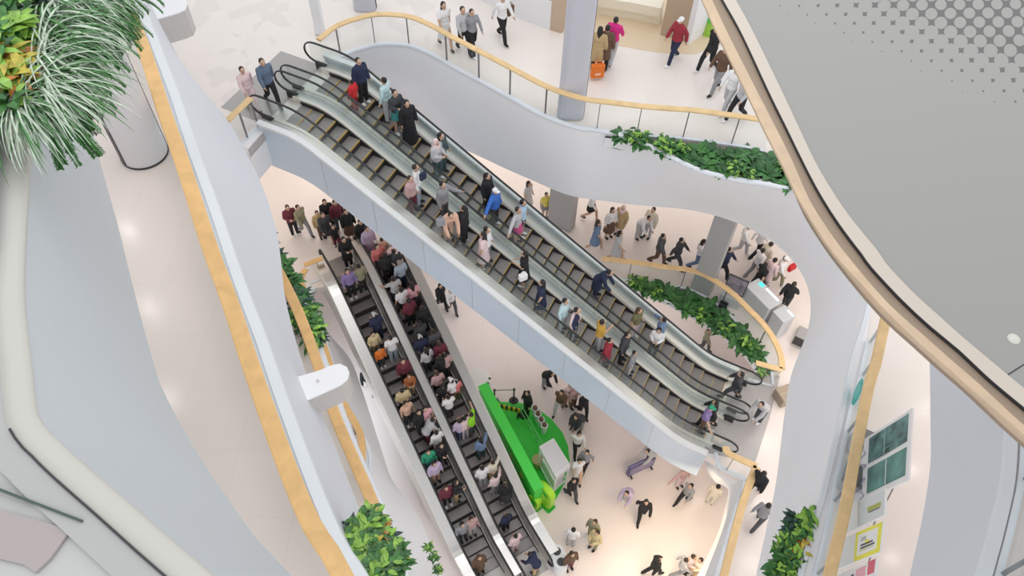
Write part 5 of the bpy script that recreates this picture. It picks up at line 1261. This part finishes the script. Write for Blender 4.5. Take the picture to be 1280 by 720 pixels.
P_('LB', 536, 444, 'white shirt with dark shoulder bag in the dense right escalator crowd', (S, 'lgrey'), (TR, 'char'), LB_, 'stand', 0)
P_('LB', 551, 446, 'black sweater in the dense right escalator crowd', (J, 'black'), (TR, 'black'), SB, 'stand', 0)
P_('LB', 559, 440, 'dusty pink top by the outer deck in the dense crowd', (S, 'dusty'), (TR, 'char'), SB, 'stand', 0)
P_('LB', 546, 467, 'maroon and grey clothes left of the white sun hat', (S, 'dusty'), (TR, 'black'), ('short', 'd'), 'stand', 0)
P_('LB', 562, 470, 'white top and white sun hat on the right escalator', (T, 'white'), (TR, 'maroon'), ('cap', 'white'), 'stand', 0)
P_('LB', 572, 478, 'coral pink top beside the white sun hat', (S, 'coral'), (TR, 'olive'), SB, 'stand', 0, .85)
P_('LB', 548, 487, 'black t-shirt and trousers below the maroon and grey clothes', (T, 'black'), (TR, 'black'), SB, 'stand', 0)
P_('LB', 561, 500, 'white t-shirt, black straps and dark trousers, right escalator', (T, 'white'), (TR, 'dgrey'), SB, 'hold', 0)
P_('LB', 586, 512, 'lime green t-shirt with an arm raised', (T, 'lime'), (TR, 'dgrey'), SB, 'raise', 30)
P_('LB', 565, 523, 'lavender shirt and navy jeans next to the middle deck', (S, 'lilac'), (TR, 'navy'), SB, 'stand', 0)
P_('LB', 573, 519, 'pale violet shirt and blue jeans right beside the lavender shirt', (S, 'ppink'), (TR, 'denim'), SB, 'stand', 0)
P_('LB', 584, 530, 'pale pink top and pale pink trousers below the lime t-shirt', (S, 'ppink'), (TR, 'ppink'), SB, 'stand', 0)
P_('LB', 602, 550, 'blue denim jacket with long hair by the outer handrail', (J, 'denim'), (TR, 'dteal'), LB_, 'rail_right', 0)
P_('LB', 613, 571, 'cream top with a beige bag by the outer handrail', (S, 'cream'), (TR, 'tan'), ('short', 'd'), 'rail_right', 0)
P_('LB', 602, 583, 'white shirt next to the middle deck, below the denim jacket', (S, 'white'), (TR, 'lgrey'), SB, 'stand', 0)
P_('LB', 622, 600, 'pale pink long sleeves with an arm on the outer handrail', (S, 'ppink'), (TR, 'grey'), SB, 'rail_right', 0)
P_('LB', 635, 605, 'black top and charcoal skirt below the pale pink sleeves', (J, 'black'), (SK, 'char'), ('short', 'd'), 'stand', 0)
P_('LB', 636, 650, 'navy clothes sitting low near the right escalator foot', (J, 'navy'), (TR, 'black'), SB, 'stand', 0, .9)
P_('LB', 635, 678, 'dusty pink top, a child holding a pink-clad adult', (S, 'dusty'), (TR, 'dusty'), SB, 'stand', 0, .75)
P_('LB', 648, 676, 'pale pink shirt at the right escalator foot', (S, 'ppink'), (TR, 'ppink'), SB, 'stand', 0)
P_('LB', 672, 698, 'navy jacket and beige trousers, lowest on the right escalator', (J, 'navy'), (TR, 'tan'), SB, 'bend', 20)
# --- ground floor
P_('F1', 456.5, 463, 'black top and white trousers alone on the bright floor left of escalators', (J, 'black'), (TR, 'white'), SB, 'walk', (2, 14))
P_('F1', 417, 369, 'dark clothes small and alone by the upper outer deck', (J, 'char'), (TR, 'denim'), SB, 'stand', (2, 14), .8)
P_('F1', 550, 357, 'long black coat under the cladding right of the escalators', (CO, 'black'), (TR, 'black'), LB_, 'walk', (8, 12))
P_('F1', 563, 363, 'white shirt beside the long black coat under the cladding', (S, 'white'), (TR, 'dgrey'), SB, 'walk', (8, 12))
P_('F1', 683.5, 458, 'black jacket over white top at the cladding edge', (J, 'black'), (TR, 'grey'), SB, 'bend', (8, 8))
P_('F1', 660, 491, 'black uniform standing at the edge of the green mat', (J, 'black'), (TR, 'black'), SB, 'stand', (-10, 6))
P_('F1', 702, 490, 'dark top and pale trousers walking near the cladding', (J, 'brown'), (TR, 'lgrey'), SB, 'stride', (-6, 12))
P_('F1', 713, 481, 'beige pink top close under the cladding', (S, 'ppink'), (TR, 'peach'), SB, 'hold', (6, 10))
P_('F1', 719.5, 485, 'dusty rose top with a dark bag close under the cladding', (S, 'dusty'), (TR, 'brown'), SB, 'stand', (8, 8))
P_('F1', 732, 494, 'black clothes seen just past the cladding edge', (J, 'black'), (TR, 'black'), SB, 'walk', (4, 10))
P_('F1', 729, 513, 'dark brown hair and charcoal top pushing a companion', (J, 'char'), (TR, 'grey'), ('long', 'd'), 'bend', (-10, 8))
P_('F1', 719, 520, 'dark grey clothes, a child beside the brown-haired charcoal top', (J, 'dgrey'), (TR, 'char'), SB, 'stand', (-8, 8), .75)
P_('F1', 724, 542, 'long black hair and white top right of the green mat', (S, 'white'), (TR, 'black'), LB_, 'stride', (2, 14))
P_('F1', 734, 565, 'grey top with black bag among three right of the kiosk', (S, 'grey'), (TR, 'black'), SB, 'walk', (-6, 10))
P_('F1', 724.5, 576, 'white and pink dress right of the kiosk', (D, 'white'), (TR, 'peach'), SB, 'walk', (2, 12))
P_('F1', 717, 600, 'black patterned jacket at the lower right of the green mat', (J, 'black'), (TR, 'dgrey'), SB, 'walk', (6, 10))
P_('F1', 790, 606, 'grey violet jacket carrying a dark bag below the violet banner', (J, 'lilac'), (TR, 'lgrey'), SB, 'bend', (-8, 12))
P_('F1', 808, 627, 'open black jacket over white shirt near the violet banner', (J, 'black'), (TR, 'black'), SB, 'stride', (0, 14))
P_('F1', 858, 586, 'dusty pink top reaching one arm on the warm floor', (S, 'dusty'), (TR, 'ppink'), ('short', 'd'), 'reach', (6, 10))
P_('F1', 864, 607, 'grey top and black trousers on the warm floor', (S, 'grey'), (TR, 'black'), SB, 'stride', (-10, 8))
P_('F1', 898, 608, 'cream top and black hair beside the lower white wall', (S, 'cream'), (TR, 'cream'), SB, 'stand', (4, -8))
P_('F1', 819, 557, 'light grey top at the lower end of the cladding', (J, 'lgrey'), (TR, 'dgrey'), SB, 'bend', (-10, 6))
P_('F1', 717, 662, 'white shirt seen from above near the twin bin', (S, 'white'), (TR, 'lgrey'), SB, 'stand', (2, -10))
P_('F1', 744, 652, 'khaki camouflage jacket, upper one of a close pair', (J, 'khaki'), (TR, 'khaki'), ('short', 'd'), 'stand', (-8, 8))
P_('F1', 747, 666, 'tan jacket and brown hair, lower one of a close pair', (J, 'sand'), (TR, 'khaki'), ('short', 'd'), 'hold', (-8, 8))
P_('F1', 715, 692, 'brown hair and dark brown top beside the twin bin', (J, 'brown'), (TR, 'maroon'), ('long', 'd'), 'stand', (4, 8))
P_('F1', 823, 700, 'black jacket and black trousers at the bottom edge of the floor', (J, 'black'), (TR, 'black'), SB, 'stride', (14, -4))
P_('F1', 867, 696, 'pale pink top in a small group at the bottom edge', (S, 'ppink'), (TR, 'lgrey'), ('short', 'd'), 'hold', (6, 6))
P_('F1', 876, 700, 'cream top in a small group at the bottom edge', (S, 'cream'), (TR, 'tan'), ('short', 'd'), 'hold', (-6, 4))
P_('F1', 858, 700, 'grey coat in a small group at the bottom edge', (S, 'lgrey'), (TR, 'grey'), ('short', 'd'), 'walk', (6, 0))
P_('F1', 887, 412, 'olive green shirt on the ground floor between planter and escalator', (S, 'khaki'), (TR, 'dgrey'), ('short', 'd'), 'walk', (8, 4))

# --- bags
def bag(name, label, loc, w, d, h, col, rz=0., kind='bag'):
    t = empty(name, loc, rz); tag(t, label, kind); mt = cm(col)
    bm = bmesh.new(); vs = box(bm, -w/2, w/2, -d/2, d/2, 0, h); bmesh.ops.bevel(bm, geom=bm.edges[:], offset=.015, segments=1, affect='EDGES'); bm_obj('body', bm, mt, t)
    bm = bmesh.new(); pts = [(w*.3*math.cos(PI*k/8), 0, h+.14*math.sin(PI*k/8)) for k in range(9)]
    for a, b in zip(pts, pts[1:]): bar(bm, a, b, .012, 6)
    bm_obj('handle', bm, mt, t); return t
b_ = bag('shopping_bag', 'orange-red paper shopping bag held by the dark brown coat', at(746, 96, L3+.12), .42, .16, .48, 'orange', .2)
bm = bmesh.new(); box(bm, -.09, .09, -.086, -.081, .12, .2); bm_obj('emblem', bm, mat('bag_emblem', (.9, .55, .4), .5), b_)
bag('handbag', 'brown bag beside the white shirt at the top edge of the gallery', at(638, 18, L3+.75), .3, .12, .3, 'brown', 1.)
bag('handbag', 'bright red bag by the white cap on the second floor curve', at(989, 337, L2+.85), .36, .14, .3, 'red', .6)
bag('handbag', 'white bag held against the black dress on the near upper escalator', at(653.5, 349, 10.05), .26, .16, .24, 'white', .5)
bag('handbag', 'round grey bag held by the peach jacket on the near upper escalator', at(551, 281, 11.6), .26, .16, .26, 'grey', .3)
bag('handbag', 'navy bag hanging beside the white shirt on near upper escalator', at(529, 224, 12.4), .22, .1, .26, 'navy', .8)
bag('handbag', 'white handbag carried by long black coat under the cladding', at(566, 376, .55), .26, .12, .26, 'grey', .8)
# ------------------------------------------------------------------ small pieces belong to the part they sit on
SUB = dict(panel_joint=('cladding_panel',), picture=('panel',), badge=('top', 'wall_panel'), light_strip=('top',), photo_rib=('photo',), sheet=('poster',), print=('poster', 'board'), strip=('poster',), opening=('body',), bolt=('top_panel',),
           cap=('pole',), emblem=('body',), fixing=('body',), roof_panel=('roof',), centre=('disc',), lip=('trough',), newel_box=('outer_deck',), strap=('body',), flap=('body',), handle=('body', 'tray'), shadow_strip=('recess',))
for r in [o for o in COL.objects if o.parent is None and 'category' in o]:
    kids = [o for o in COL.objects if o.parent is r] if r.type == 'EMPTY' else []
    for o in kids:
        b = o.name.split('.')[0]
        for want in SUB.get(b, ()):
            t = [q for q in kids if q.name.split('.')[0] == want and q is not o and q.parent is r]
            if t: o.parent = t[0]; break
# ------------------------------------------------------------------ light
w = bpy.data.worlds.new('world'); sc.world = w; w.use_nodes = True
w.node_tree.nodes['Background'].inputs['Color'].default_value = (.96, .98, 1, 1); w.node_tree.nodes['Background'].inputs['Strength'].default_value = 1.06
def area(name, loc, sx, sy, power, col=(1, 1, 1), spread=PI, rot=(0, 0, 0)):
    d = bpy.data.lights.new(name, 'AREA'); d.shape = 'RECTANGLE'; d.size = sx; d.size_y = sy; d.energy = power; d.color = col; d.spread = spread
    o = bpy.data.objects.new(name, d); COL.objects.link(o); o.location = loc; o.rotation_euler = rot; return o
area('atrium_fill', (1.5, 12, 40), 12, 14, 300, (1, .985, .96), math.radians(70))  # unseen overhead light added so brightness reaches the lower floors
area('gallery_fill', (1, 26, 8.5), 22, 8, 450, (1, .95, .89))  # broad unseen fills added to brighten floors shaded by the galleries
area('gallery_fill', (-12, 20, 9.4), 9, 12, 170, (1, .93, .84))
area('gallery_fill', (12, 12, 9.4), 6, 16, 300, (1, .95, .9))
area('ground_fill', (5.9, 7.8, 4.7), 2.5, 6.5, 150, (1, .80, .50), math.radians(125))  # area light standing for warm spill from an unseen shop
area('ground_fill', (-7.5, 14, 3.0), 3, 4, 160, (.78, .92, 1))  # added for the bluish glow of an unseen screen, not a ceiling lamp
area('ground_fill', (2, 22, 4.7), 14, 5, 230, (1, .95, .9))  # unseen fill added to lift the ground floor
area('third_floor_fill', (14, 9, 17.5), 5, 14, 150, (1, .93, .87))  # unseen fill added over the right-hand gallery floor
def glint(u, v, zf, zl, power, r=.07):
    P = at(u, v, zf); d = (P-EYE).normalized(); d.z = -d.z; Q = P + d*((zl-zf)/d.z)
    l = bpy.data.lights.new('downlight', 'POINT'); l.energy = power; l.shadow_soft_size = r; l.color = (1, .95, .88)
    o = bpy.data.objects.new('downlight', l); COL.objects.link(o); o.location = Q
for u, v in ((160, 288), (187, 385), (210, 497)): glint(u, v, L4, 20.9, 18)
for u, v in ((1156, 511), (1139, 588), (1114, 698)): glint(u, v, L3, 15.6, 14)
for u, v in ((956, 553), (950, 628), (935, 703)): glint(u, v, L2, 9.8, 40, .1)
for u, v in ((875, 628), (857, 686)): glint(u, v, 0, 4.6, 30, .12)
sc.view_settings.view_transform = 'Standard'; sc.view_settings.look = 'None'; sc.view_settings.exposure = 0.; sc.view_settings.gamma = 1
sc.view_settings.use_curve_mapping = False
